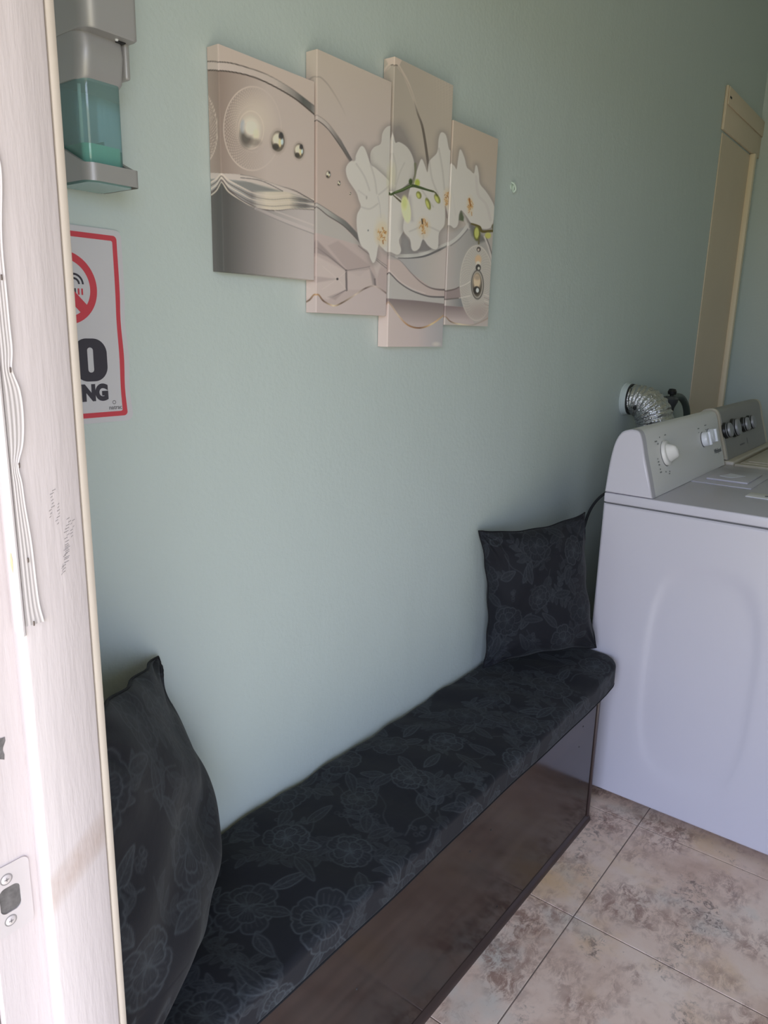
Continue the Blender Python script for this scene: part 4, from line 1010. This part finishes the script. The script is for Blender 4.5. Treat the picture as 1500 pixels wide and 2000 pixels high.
# pillowy crown and soft dents
X, Y, Z = P[:, :, 0], P[:, :, 1], P[:, :, 2]
fx = np.clip((X - WX) / 0.315, 0, 1)
topm = np.clip((Z - CZ0 - 0.03) / 0.015, 0, 1)
Z += topm * (0.010 * np.sin(fx * PI) ** 0.8 + 0.0022 * np.sin(Y * 31 + fx * 4) * np.sin(fx * 9 + 1) + 0.0016 * np.sin(Y * 57 - fx * 6))
Z -= topm * (fx < 0.12) * 0.004 * (0.5 + 0.5 * np.sin(Y * 17.0)) * (1 - fx / 0.12)
arc = np.concatenate([np.zeros((P.shape[0], 1)), np.cumsum(np.hypot(np.diff(P[:, :, 0], axis=1), np.diff(P[:, :, 2], axis=1)), 1)], 1)
col = fabric_col(Tc, pxc, Y - CY0 + 0.03, arc + 0.02)
# close both ends
def cap_rows(R, sgn):
    c = R.mean(0); out = []
    for f in (0.85, 0.5, 0.02): out.append(c + (R - c) * f)
    return out
first = cap_rows(P[0], -1)[::-1]; last = cap_rows(P[-1], 1)
Pc = np.array(first + list(P) + last)
colc = np.concatenate([np.repeat(col[:1], 3, 0), col, np.repeat(col[-1:], 3, 0)], 0)
cush = empty('bench_cushion', (-0.79, 1.13, CZ0))
grid_mesh('cushion_cover', Pc, M_fab, cush, colc)
# piping along the upper front edge and round the end, and the lower seam
it = 8 + 8 + nt_ - 2 + 4
b = MB(); b.tube([Vector(P[i, -3]) + Vector((0.001, 0, 0.000)) for i in range(2, len(ys), 6)], 0.0022, 8)
b.build('piping', M_pipe, cush)
tag(cush, 'long dark floral seat cushion lying on the brown bench', 'cushion')

# ------------------------------------------------------------------ pillows
def pillow(name, W, H, T, corners, seed, label, bulge=1.0, pin=0.052, ink=0.66, sag=0.0, pw=0.56):
    """corners: bottom-left, bottom-right, top-right, top-left seam corners in space (front = left-to-right x up)"""
    bl, br, tr, tl = [np.array(c, float) for c in corners]
    n = 216; s = np.linspace(-1, 1, n); t = np.linspace(-1, 1, n)
    S, Tt = np.meshgrid(s, t, indexing='ij')
    a = (S + 1) / 2; b_ = (Tt + 1) / 2
    base = (bl * ((1 - a) * (1 - b_))[..., None] + br * (a * (1 - b_))[..., None] + tr * (a * b_)[..., None] + tl * ((1 - a) * b_)[..., None])
    ex = ((br - bl) + (tr - tl)); ex /= np.linalg.norm(ex); ez = ((tl - bl) + (tr - br)); ez /= np.linalg.norm(ez); nn = np.cross(ex, ez); nn /= np.linalg.norm(nn)
    # edges pulled in between the corners
    base = base + ex * (-(S) * pin * W * (1 - Tt ** 2) * np.abs(S) ** 3)[..., None] + ez * (-(Tt) * pin * H * (1 - S ** 2) * np.abs(Tt) ** 3)[..., None]
    r = np.random.RandomState(seed); wob = np.zeros_like(S)
    for k in range(7):
        f1, f2, p1, p2 = r.uniform(2, 9), r.uniform(2, 9), r.uniform(0, 6), r.uniform(0, 6); wob += r.uniform(-1, 1) * np.sin(S * f1 + p1) * np.sin(Tt * f2 + p2)
    edge = np.clip(np.maximum(np.abs(S), np.abs(Tt)), 0, 1)
    ew = 0.004 * np.sin(S * 11 + seed) * (np.abs(Tt) > .6) * np.abs(Tt) ** 4 + 0.004 * np.sin(Tt * 13 + seed) * np.abs(S) ** 4
    th = T / 2 * (np.clip(1 - S ** 2, 0, 1) ** pw) * (np.clip(1 - Tt ** 2, 0, 1) ** 0.56) * (1 - sag * Tt)
    th = th * (1 + 0.10 * wob) + 0.0018 * wob * (1 - edge ** 6)
    # pull folds running in from the corners
    for cs, ct in ((-1, -1), (1, -1), (1, 1), (-1, 1)):
        d = np.hypot(S - cs, Tt - ct); ang = np.arctan2(Tt - ct, S - cs); th += 0.0035 * np.sin(ang * 14 + seed) * np.exp(-(d / 0.45) ** 2) * np.clip(d / .1, 0, 1)
    th = np.maximum(th, 0) * 1.0
    base = base + nn * ew[..., None]
    F = base + nn * (th * bulge)[..., None]; B = base - nn * (th * (2 - bulge))[..., None]
    tex, px_ = floral(W + 0.06, H + 0.06, seed)
    cf = fabric_col(tex, px_, (a * W + 0.03), (b_ * H + 0.03), ink); cb = cf[::-1]
    root = empty(name, tuple((bl + br) / 2))
    # one closed skin: front grid then back grid mirrored
    me = bpy.data.meshes.new('pillow_cover')
    idx = np.arange(n * n).reshape(n, n); bidx = idx + n * n
    bidx[0, :] = idx[0, :]; bidx[-1, :] = idx[-1, :]; bidx[:, 0] = idx[:, 0]; bidx[:, -1] = idx[:, -1]
    q1 = np.stack([idx[:-1, :-1], idx[1:, :-1], idx[1:, 1:], idx[:-1, 1:]], -1).reshape(-1, 4)
    q2 = np.stack([bidx[:-1, :-1], bidx[:-1, 1:], bidx[1:, 1:], bidx[1:, :-1]], -1).reshape(-1, 4)
    allv = np.concatenate([F.reshape(-1, 3), B.reshape(-1, 3)]); q = np.concatenate([q1, q2])
    used = np.unique(q); remap = np.full(len(allv), -1); remap[used] = np.arange(len(used)); q = remap[q]
    me.vertices.add(len(used)); me.vertices.foreach_set('co', allv[used].reshape(-1).astype(np.float32))
    me.loops.add(q.size); me.loops.foreach_set('vertex_index', q.reshape(-1).astype(np.int32))
    me.polygons.add(len(q)); me.polygons.foreach_set('loop_start', np.arange(0, q.size, 4, dtype=np.int32)); me.polygons.foreach_set('use_smooth', np.ones(len(q), bool))
    set_col(me, np.concatenate([cf.reshape(-1, 3), cb.reshape(-1, 3)])[used]); me.update(calc_edges=True)
    link('pillow_cover', me, M_fab, root)
    rim = np.concatenate([base[:-1:7, 0], base[-1, :-1:7], base[:0:-7, -1], base[0, :0:-7]])
    mb = MB(); mb.tube([Vector(p) for p in rim] + [Vector(rim[0])], 0.0021, 7, cap=False); mb.build('piping', M_pipe, root)
    tag(root, label, 'pillow', 'dark floral throw pillows on the bench')
    return root
SEAT = CZ0 + 0.062
pillow('throw_pillow', 0.40, 0.40, 0.125, [(-0.905, 1.632, SEAT + 0.004), (-0.700, 1.905, SEAT + 0.030), (-0.7620, 1.885, 0.862), (-0.928, 1.606, 0.836)], 5,
       'dark floral throw pillow upright against the white dryer at the far end of the bench', bulge=1.0)
pillow('throw_pillow', 0.44, 0.42, 0.096, [(-0.632, 0.338, SEAT + 0.004), (-0.893, 0.705, SEAT + 0.004), (-0.930, 0.633, 0.826), (-0.626, 0.331, 0.950)], 8,
       'dark floral throw pillow at the near bench end, partly hidden by the doorway', bulge=1.32, pin=0.012, ink=0.85, sag=0.34, pw=0.66)
# ------------------------------------------------------------------ dryer
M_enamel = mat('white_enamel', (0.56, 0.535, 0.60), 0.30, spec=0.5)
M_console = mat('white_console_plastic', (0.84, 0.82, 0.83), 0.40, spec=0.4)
M_knob = mat('white_knob_plastic', (0.74, 0.72, 0.71), 0.3)
M_btn = mat('white_button_plastic', (0.86, 0.87, 0.93), 0.22)
M_seam = mat('dark_gap', (0.10, 0.10, 0.11), 0.7)
M_ink = mat('grey_marking', (0.16, 0.16, 0.17), 0.6)
DX0, DX1 = -0.738, -0.030
DY_0, DY_1 = 1.9435, 2.680
dry = empty('dryer', (-0.384, 2.312, 0))
# side panel facing the bench, with the pressed-in oval panel
def side_panel(mirror):
    xs = np.concatenate([np.linspace(DX0, DX1, 190)]); zs = np.linspace(0.026, 0.8840, 230)
    A, B = np.meshgrid(xs, zs, indexing='ij')
    # superellipse of the press
    ca, cb_, ra, rb = -0.4425, 0.440, 0.136, 0.305
    q = (np.abs((A - ca) / ra) ** 3.2 + np.abs((B - cb_) / rb) ** 3.2) ** (1 / 3.2)
    st = 1 / (1 + np.exp((q - 1) / 0.035))
    edge = np.minimum(np.minimum(A - DX0, DX1 - A), np.minimum(B - 0.026, 0.884 - B)); rd = 0.006
    rnd = np.where(edge < rd, rd - np.sqrt(np.maximum(rd ** 2 - (rd - edge) ** 2, 0)), 0)
    yy = DY_0 + rnd + 0.0045 * st + 0.0012 * np.sin((A + .7) * 4) * np.sin(B * 3.2)
    return np.stack([A, yy if not mirror else (DY_0 + DY_1) - yy, B], -1)
grid_mesh('side_panel', side_panel(False), M_enamel, dry)
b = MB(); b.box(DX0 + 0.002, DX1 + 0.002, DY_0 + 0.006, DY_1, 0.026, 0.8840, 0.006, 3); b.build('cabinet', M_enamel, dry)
b = MB(); b.box(DX0 + 0.006, DX1 - 0.004, DY_0 + 0.005, DY_1 - 0.004, 0.8830, 0.8885); b.build('top_gap', M_seam, dry)
b = MB(); b.box(DX0, DX1 + 0.006, DY_0, DY_1, 0.8875, 0.9140, 0.004, 3); b.build('top_panel', M_enamel, dry)
for fx_ in (DX0 + 0.06, DX1 - 0.06):
    for fy_ in (DY_0 + 0.06, DY_1 - 0.06):
        f_ = MB(); f_.lathe([(0.0, 0.0), (0.019, 0.0), (0.021, 0.005), (0.012, 0.010), (0.007, 0.012), (0.007, 0.027)], (fx_, fy_, 0.0), (0, 0, 1), 18); f_.build('levelling_foot', M_blk, dry)
# console: end caps in white, front skin
prof = smooth_poly([(-0.738, 0.9152), (-0.7355, 0.960), (-0.7310, 1.010), (-0.7220, 1.055), (-0.7080, 1.081), (-0.6900, 1.0900), (-0.6720, 1.0915), (-0.6600, 1.0860), (-0.6510, 1.0680), (-0.6390, 1.022), (-0.6220, 0.966), (-0.6080, 0.9152)], 6)
def console(mb, y0, y1, dx=0.0, top=0.0, rf=0.0):
    P_ = [(x + dx, z) for x, z in prof]; mb.prism(P_, lambda a, c, d: (a, d, c), y0, y1, True)
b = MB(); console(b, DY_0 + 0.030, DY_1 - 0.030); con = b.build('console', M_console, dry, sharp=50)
b = MB()
def cap(mb, y_in, y_out):
    n = len(prof); c = np.array([-0.68, 0.98]); k = 7; vs_ = []; s_ = 1 if y_out > y_in else -1; r = 0.006
    for i in range(k):
        t = i / (k - 1); off = r * (1 - math.sqrt(max(0, 1 - t * t)))
        for x, z in prof:
            v = np.array([x, z]) - c; v = v * (1 - off / np.linalg.norm(v)); p_ = c + v
            vs_.append((p_[0], y_out - s_ * r + s_ * r * t, max(p_[1], 0.9150)))
    base = [(x, y_in, z) for x, z in prof]; vs_ = base + vs_
    mb.add(vs_, [(i * n + q, i * n + (q + 1) % n, (i + 1) * n + (q + 1) % n, (i + 1) * n + q) for i in range(k) for q in range(n)], True)
    mb.add(vs_[-n:], [tuple(range(n))]); mb.add(base, [tuple(range(n))])
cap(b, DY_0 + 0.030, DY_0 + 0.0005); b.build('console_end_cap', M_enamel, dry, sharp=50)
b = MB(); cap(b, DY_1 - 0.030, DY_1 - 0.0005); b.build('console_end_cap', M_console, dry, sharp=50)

def face_frame(y, z, pf=prof, dx=0.0):
    """point and axes on the sloping console face at height z"""
    fr = pf[np.argmax(pf[:, 1]):]; i = np.argmin(np.abs(fr[:, 1] - z)); i = min(max(i, 1), len(fr) - 2)
    t = fr[i - 1] - fr[i + 1]; up = Vector((t[0], 0, t[1])).normalized(); side = Vector((0, 1, 0)); nrm = side.cross(up).normalized()
    x = np.interp(z, fr[::-1, 1], fr[::-1, 0]) + dx
    return Vector((x, y, z)), side, up, nrm
def dial(parent, y, z, r, dep, m_, name, grip=True, pf=prof, dx=0.0, skirt=None):
    o, sd, up, nr = face_frame(y, z, pf, dx)
    k_ = MB(); k_.lathe([(r * 1.06, -0.002), (r * 1.08, 0.002), (r * 1.05, dep * .34), (r * 0.99, dep * .42), (r * .90, dep * .46), (0, dep * .47)], o, nr, 56)
    kn = k_.build(name, m_, parent, sharp=40)
    g_ = MB(); g_.lathe([(r * .74, dep * .42), (r * .68, dep * .80), (r * .62, dep * 1.15), (r * .50, dep * 1.32), (r * .25, dep * 1.40), (0, dep * 1.42)], o, nr, 48)
    ax = (up * 0.80 + sd * -0.60).normalized(); sx_ = nr.cross(ax)
    for i in range(len(g_.v)):      # flatten the grip across one axis
        v = Vector(g_.v[i]) - o; hgt = v.dot(nr); p_ = v.dot(ax); q_ = v.dot(sx_); f_ = min(1, max(0, (hgt - dep * .42) / (dep * .7)))
        g_.v[i] = tuple(o + nr * hgt + ax * p_ * (1 + .18 * (1 - f_)) + sx_ * q_ * (1 - 0.42 * f_))
    g_.build('knob_grip', m_, kn, sharp=60)
    return kn
kn = dial(dry, 2.107, 1.016, 0.0330, 0.026, M_knob, 'timer_dial')
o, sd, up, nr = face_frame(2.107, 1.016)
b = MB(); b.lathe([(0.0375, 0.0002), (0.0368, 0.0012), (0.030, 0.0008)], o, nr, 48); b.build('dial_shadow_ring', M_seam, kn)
for y_, z_ in ((2.478, 1.017), (2.548, 1.021)):
    o, sd, up, nr = face_frame(y_, z_)
    b = MB(); b.lathe([(0.0245, -0.001), (0.0245, 0.001), (0.023, 0.0022)], o, nr, 40); rg = b.build('button_collar', M_seam, dry)
    b = MB(); b.lathe([(0.0230, 0.0), (0.0228, 0.014), (0.0215, 0.0180), (0.017, 0.0200), (0, 0.0206)], o, nr, 40); bt = b.build('push_button', M_btn, rg)
    g_ = MB(); bm = bmesh.new(); bmesh.ops.create_cube(bm, size=1)
    for v in bm.verts: v.co = o + up * (v.co.x * 0.036) + sd * (v.co.y * 0.006) + nr * (0.012 + (v.co.z + .5) * 0.0115)
    bmesh.ops.bevel(bm, geom=bm.edges[:], offset=0.0024, segments=3, affect='EDGES'); g_.bm(bm, True); g_.build('button_rib', M_btn, bt, sharp=60)
# printed markings round the controls (unreadable dashes at this size) and the maker's name
b = MB(); rm = random.Random(2)
def dash(y_, z_, w_, h_):
    o, sd, up, nr = face_frame(y_, z_); o = o + nr * 0.0006
    x = 0
    while x < w_:
        l_ = rm.uniform(0.0018, 0.0034); hh = h_ * rm.uniform(.6, 1)
        b.add([o + sd * x, o + sd * (x + l_), o + sd * (x + l_) + up * hh, o + sd * x + up * hh], [(0, 1, 2, 3)]); x += l_ + 0.0011
for y_, z_, w_ in ((2.035, 1.052, .016), (2.052, 1.044, .008), (2.075, 1.060, .005), (2.118, 1.062, .014), (2.035, 1.006, .006), (2.034, .998, .010), (2.036, .990, .008), (2.036, .970, .012), (2.040, .978, .006), (2.080, .966, .006), (2.104, .958, .010), (2.110, .963, .006),
                   (2.436, 1.052, .018), (2.512, 1.056, .020), (2.440, 1.040, .006), (2.520, 1.042, .008)):
    dash(y_, z_, w_, 0.0042)
b.build('control_markings', M_ink, dry)['kind'] = 'stuff'
o, sd, up, nr = face_frame(2.575, 0.962)
text_mesh('badge_lettering', 'Whirlpool', 0.021, M_ink, dry, o + nr * 0.0006, sd, up, sx=0.95, offset=0.0003)
# lint screen door on the top and its bright lifted edge
b = MB(); b.box(-0.607, -0.440, 2.285, 2.585, 0.9138, 0.9165, 0.0012, 2); lt = b.build('lint_screen_frame', M_enamel, dry)
b = MB(); b.box(-0.580, -0.463, 2.345, 2.540, 0.9164, 0.9215, 0.002, 3); lid = b.build('lint_screen_handle', M_enamel, lt)
b = MB(); b.prism([(-0.556, 2.402), (-0.520, 2.392), (-0.494, 2.452), (-0.540, 2.470)], lambda a, c, d: (a, c, d), 0.9214, 0.9222); b.build('arrow_sticker', mat('bright_sticker', (0.85, 0.85, 0.95), 0.3), lid)
b = MB(); b.box(-0.430, -0.250, 2.165, 2.232, 0.9139, 0.9170, 0.002, 2); hp = b.build('door_latch_plate', M_console, dry)
b = MB(); b.tube(smooth_poly([(-0.385, 2.190, 0.9172), (-0.360, 2.206, 0.9172), (-0.300, 2.212, 0.9172), (-0.26, 2.206, 0.9172)], 6), 0.0022, 8); b.build('plate_groove', M_seam, hp)
tag(dry, 'white dryer with plain side panel and large dial, at the end of the bench', 'dryer')

# ------------------------------------------------------------------ washing machine behind the dryer
M_wbody = mat('off_white_enamel', (0.56, 0.50, 0.40), 0.35)
M_wcon = mat('shade_grey_console', (0.30, 0.285, 0.275), 0.45)  # grey puts the shade of the turned-away face into the colour
M_chrome = mat('knob_chrome', (0.34, 0.34, 0.36), 0.45, metal=0.3)
WY0, WY1 = 2.705, 3.335
was = empty('washing_machine', (-0.384, 3.02, 0))
b = MB(); b.box(DX0, DX1, WY0, WY1, 0.026, 0.895, 0.008, 3); b.build('cabinet', M_wbody, was)
b = MB(); b.box(DX0, -0.585, WY0, WY1, 0.8955, 0.9250, 0.006, 3); b.box(-0.585, DX1, WY0, WY0 + 0.03, 0.8955, 0.918, 0.004, 2); b.box(-0.585, DX1, WY1 - 0.03, WY1, 0.8955, 0.918, 0.004, 2); b.build('top_panel', M_wbody, was)
b = MB(); b.box(-0.575, DX1 + 0.004, WY0 + 0.034, WY1 - 0.034, 0.8960, 0.920, 0.006, 3); b.box(-0.555, DX1 - 0.02, WY0 + 0.060, WY1 - 0.060, 0.9195, 0.9240, 0.003, 2); b.build('lid', M_wbody, was)
for fx_ in (DX0 + 0.06, DX1 - 0.06):
    for fy_ in (WY0 + 0.06, WY1 - 0.06):
        f_ = MB(); f_.lathe([(0.0, 0.0), (0.019, 0.0), (0.021, 0.005), (0.012, 0.010), (0.007, 0.012), (0.007, 0.027)], (fx_, fy_, 0.0), (0, 0, 1), 18); f_.build('levelling_foot', M_blk, was)
prof2 = prof.copy(); prof2[:, 1] = 0.926 + (prof[:, 1] - 0.9152) * 0.955
b = MB(); b.prism([(x, z) for x, z in prof2], lambda a, c, d: (a, d, c), WY0 + 0.012, WY1 - 0.03, True); b.build('console', M_wcon, was, sharp=50)
b = MB(); b.prism([(x, z) for x, z in prof2], lambda a, c, d: (a - 0.002, d, c + 0.002), WY0, WY0 + 0.012, True); b.build('console_end_cap', M_wbody, was, sharp=50)
b = MB(); b.prism([(x, z) for x, z in prof2], lambda a, c, d: (a, d, c), WY1 - 0.03, WY1, True); b.build('console_end_cap', M_wbody, was, sharp=50)
for y_, r_ in ((2.735, .026), (2.842, .031), (2.985, .026), (3.075, .026)):
    o, sd, up, nr = face_frame(y_, 1.022, prof2)
    b = MB(); b.lathe([(r_ * 1.08, -0.001), (r_ * 1.08, 0.006), (r_, 0.010), (r_ * .9, 0.011)], o, nr, 40); kb = b.build('control_knob', M_blk, was)
    b = MB(); b.lathe([(r_ * .96, 0.009), (r_ * .94, 0.020), (r_ * .86, 0.024), (0, 0.025)], o, nr, 40); b.build('knob_face', M_chrome, kb)
    b = MB(); b.lathe([(r_ * .985, 0.013), (r_ * 1.0, 0.015), (r_ * .985, 0.017)], o, nr, 40); b.build('knob_band', M_blk, kb)
b = MB()
def dash2(y_, z_, w_, h_):
    o, sd, up, nr = face_frame(y_, z_, prof2); o = o + nr * 0.0006
    b.add([o, o + sd * w_, o + sd * w_ + up * h_, o + up * h_], [(0, 1, 2, 3)])
dash2(3.010, 0.952, 0.008, 0.022)
for k in range(6): dash2(2.90 + k * 0.012, 0.955, 0.008, 0.006)
b.build('console_markings', M_ink, was)['kind'] = 'stuff'
tag(was, 'washing machine with dark-ringed knobs on a shade-toned grey console, behind the white dryer', 'washing machine')

# ------------------------------------------------------------------ foil vent duct from the wall behind the dryer
M_foil = mat('crinkled_foil', (0.66, 0.65, 0.66), 0.20, metal=1.0, bump=[((1, 1, 1), 95, 0.9, 0.006), ((1, 1, 1), 240, 0.6, 0.002)])
M_collar = mat('white_vent_collar', (0.60, 0.66, 0.66), 0.4)
duct = empty('vent_duct', (WX, 2.60, 1.11))
DYc, DZc = 2.596, 1.116
cen = smooth_poly([(WX + 0.012, DYc, DZc), (WX + 0.040, DYc + .002, DZc - 0.001), (WX + 0.074, DYc + .006, DZc - 0.014), (WX + 0.100, DYc + .010, DZc - 0.046), (WX + 0.112, DYc + .012, DZc - 0.100), (WX + 0.112, DYc + .014, DZc - 0.24), (WX + 0.112, DYc + .014, DZc - 0.42)], 16)
n = len(cen); nk = 72; rows = []; prev = Vector((0, 0, 1)); rf = np.random.RandomState(3)
noise_f = rf.normal(0, 1, (n, nk)); 
for _ in range(2): noise_f = (noise_f + np.roll(noise_f, 1, 0) + np.roll(noise_f, 1, 1) + np.roll(noise_f, -1, 1)) / 2.6
for i in range(n):
    p = Vector(cen[i]); d = (Vector(cen[min(i + 1, n - 1)]) - Vector(cen[max(i - 1, 0)])).normalized()
    a = (prev - d * prev.dot(d)).normalized(); prev = a; b2 = d.cross(a)
    rb = 0.0500 + 0.0125 * min(1, max(0, (i - 10) / 32)) + 0.0016 * math.sin(i * 1.25)
    rows.append([p + (a * math.cos(2 * PI * k / nk) + b2 * math.sin(2 * PI * k / nk)) * (rb + 0.0012 * noise_f[i, k % nk]) for k in range(nk + 1)])
for r_ in rows: r_[-1] = r_[0]
grid_mesh('foil_hose', np.array([[list(q) for q in r_] for r_ in rows]), M_foil, duct)
b = MB(); b.lathe([(0.046, 0.0), (0.0565, 0.0), (0.0565, 0.004), (0.0540, 0.0065), (0.0535, 0.020), (0.048, 0.020)], (WX + 0.0005, DYc, DZc), (1, 0, 0), 48); b.build('wall_collar', M_collar, duct)
b = MB(); b.lathe([(0.0500, 0.0), (0.0535, 0.0), (0.0535, 0.006), (0.0500, 0.006)], (WX + 0.0200, DYc, DZc), (1, 0, 0), 48); b.build('clamp_band', M_blk, duct)
b = MB(); b.lathe([(0, 0.004), (0.007, 0.003), (0.008, 0)], (WX + 0.055, DYc - 0.046, DZc - 0.024), (0.1, -1, -0.3), 16); b.build('hose_hole', M_blk, duct)
tag(duct, 'silver foil vent duct bending from the wall down behind the dryer', 'duct')

# water valve with black cap, grey fill hose looping down
M_valve = mat('grey_valve', (0.10, 0.105, 0.11), 0.45, metal=0.3)
M_hose = mat('grey_rubber_hose', (0.10, 0.125, 0.115), 0.5)
VX, VY = -0.900, 2.968
val = empty('water_valve', (WX, VY, 1.09))
b = MB(); b.lathe([(0.012, 0.0), (0.012, 0.046)], (WX, VY, 1.094), (1, 0, 0), 20); b.lathe([(0.024, 0.0), (0.024, 0.004), (0.014, 0.008)], (WX + 0.0005, VY, 1.094), (1, 0, 0), 24)
b.lathe([(0.006, -0.085), (0.010, -0.080), (0.016, -0.030), (0.026, -0.008), (0.028, 0.004), (0.020, 0.014), (0.0, 0.015)], (VX, VY, 1.094), (0, 0, 1), 24); b.build('valve_body', M_valve, val)
b = MB(); b.lathe([(0.006, 0.010), (0.008, 0.020), (0.015, 0.022), (0.017, 0.032), (0.012, 0.042), (0.0, 0.044)], (VX, VY + 0.004, 1.094), (0, 0.1, 1), 20); b.build('valve_cap', M_blk, val)
tag(val, 'dark grey water valve with black cap on the wall right of the foil duct', 'valve')
b = MB(); b.tube(smooth_poly([(VX, VY + 0.018, 1.096), (VX, VY + 0.060, 1.104), (VX + 0.003, VY + 0.130, 1.094), (VX + 0.005, VY + 0.195, 1.055), (VX + 0.006, VY + 0.222, 1.000), (VX + 0.006, VY + 0.225, 0.90), (VX + 0.006, VY + 0.22, 0.70)], 8), 0.0135, 14)
o = b.build('fill_hose', M_hose, None); tag(o, 'grey rubber hose arching from the water valve down behind the machines', 'hose')

# black power cord hanging in the gap between the wall and the dryer
b = MB(); b.tube(smooth_poly([(-0.742, 2.40, 0.838), (-0.800, 2.37, 0.850), (-0.860, 2.34, 0.842), (-0.905, 2.32, 0.800), (-0.930, 2.31, 0.730), (-0.936, 2.30, 0.62), (-0.936, 2.31, 0.45)], 8), 0.0046, 10)
o = b.build('power_cord', mat('black_cord', (0.015, 0.016, 0.02), 0.5), None); tag(o, 'dark power cord looping out of the gap behind the dryer above the pillow', 'cord')
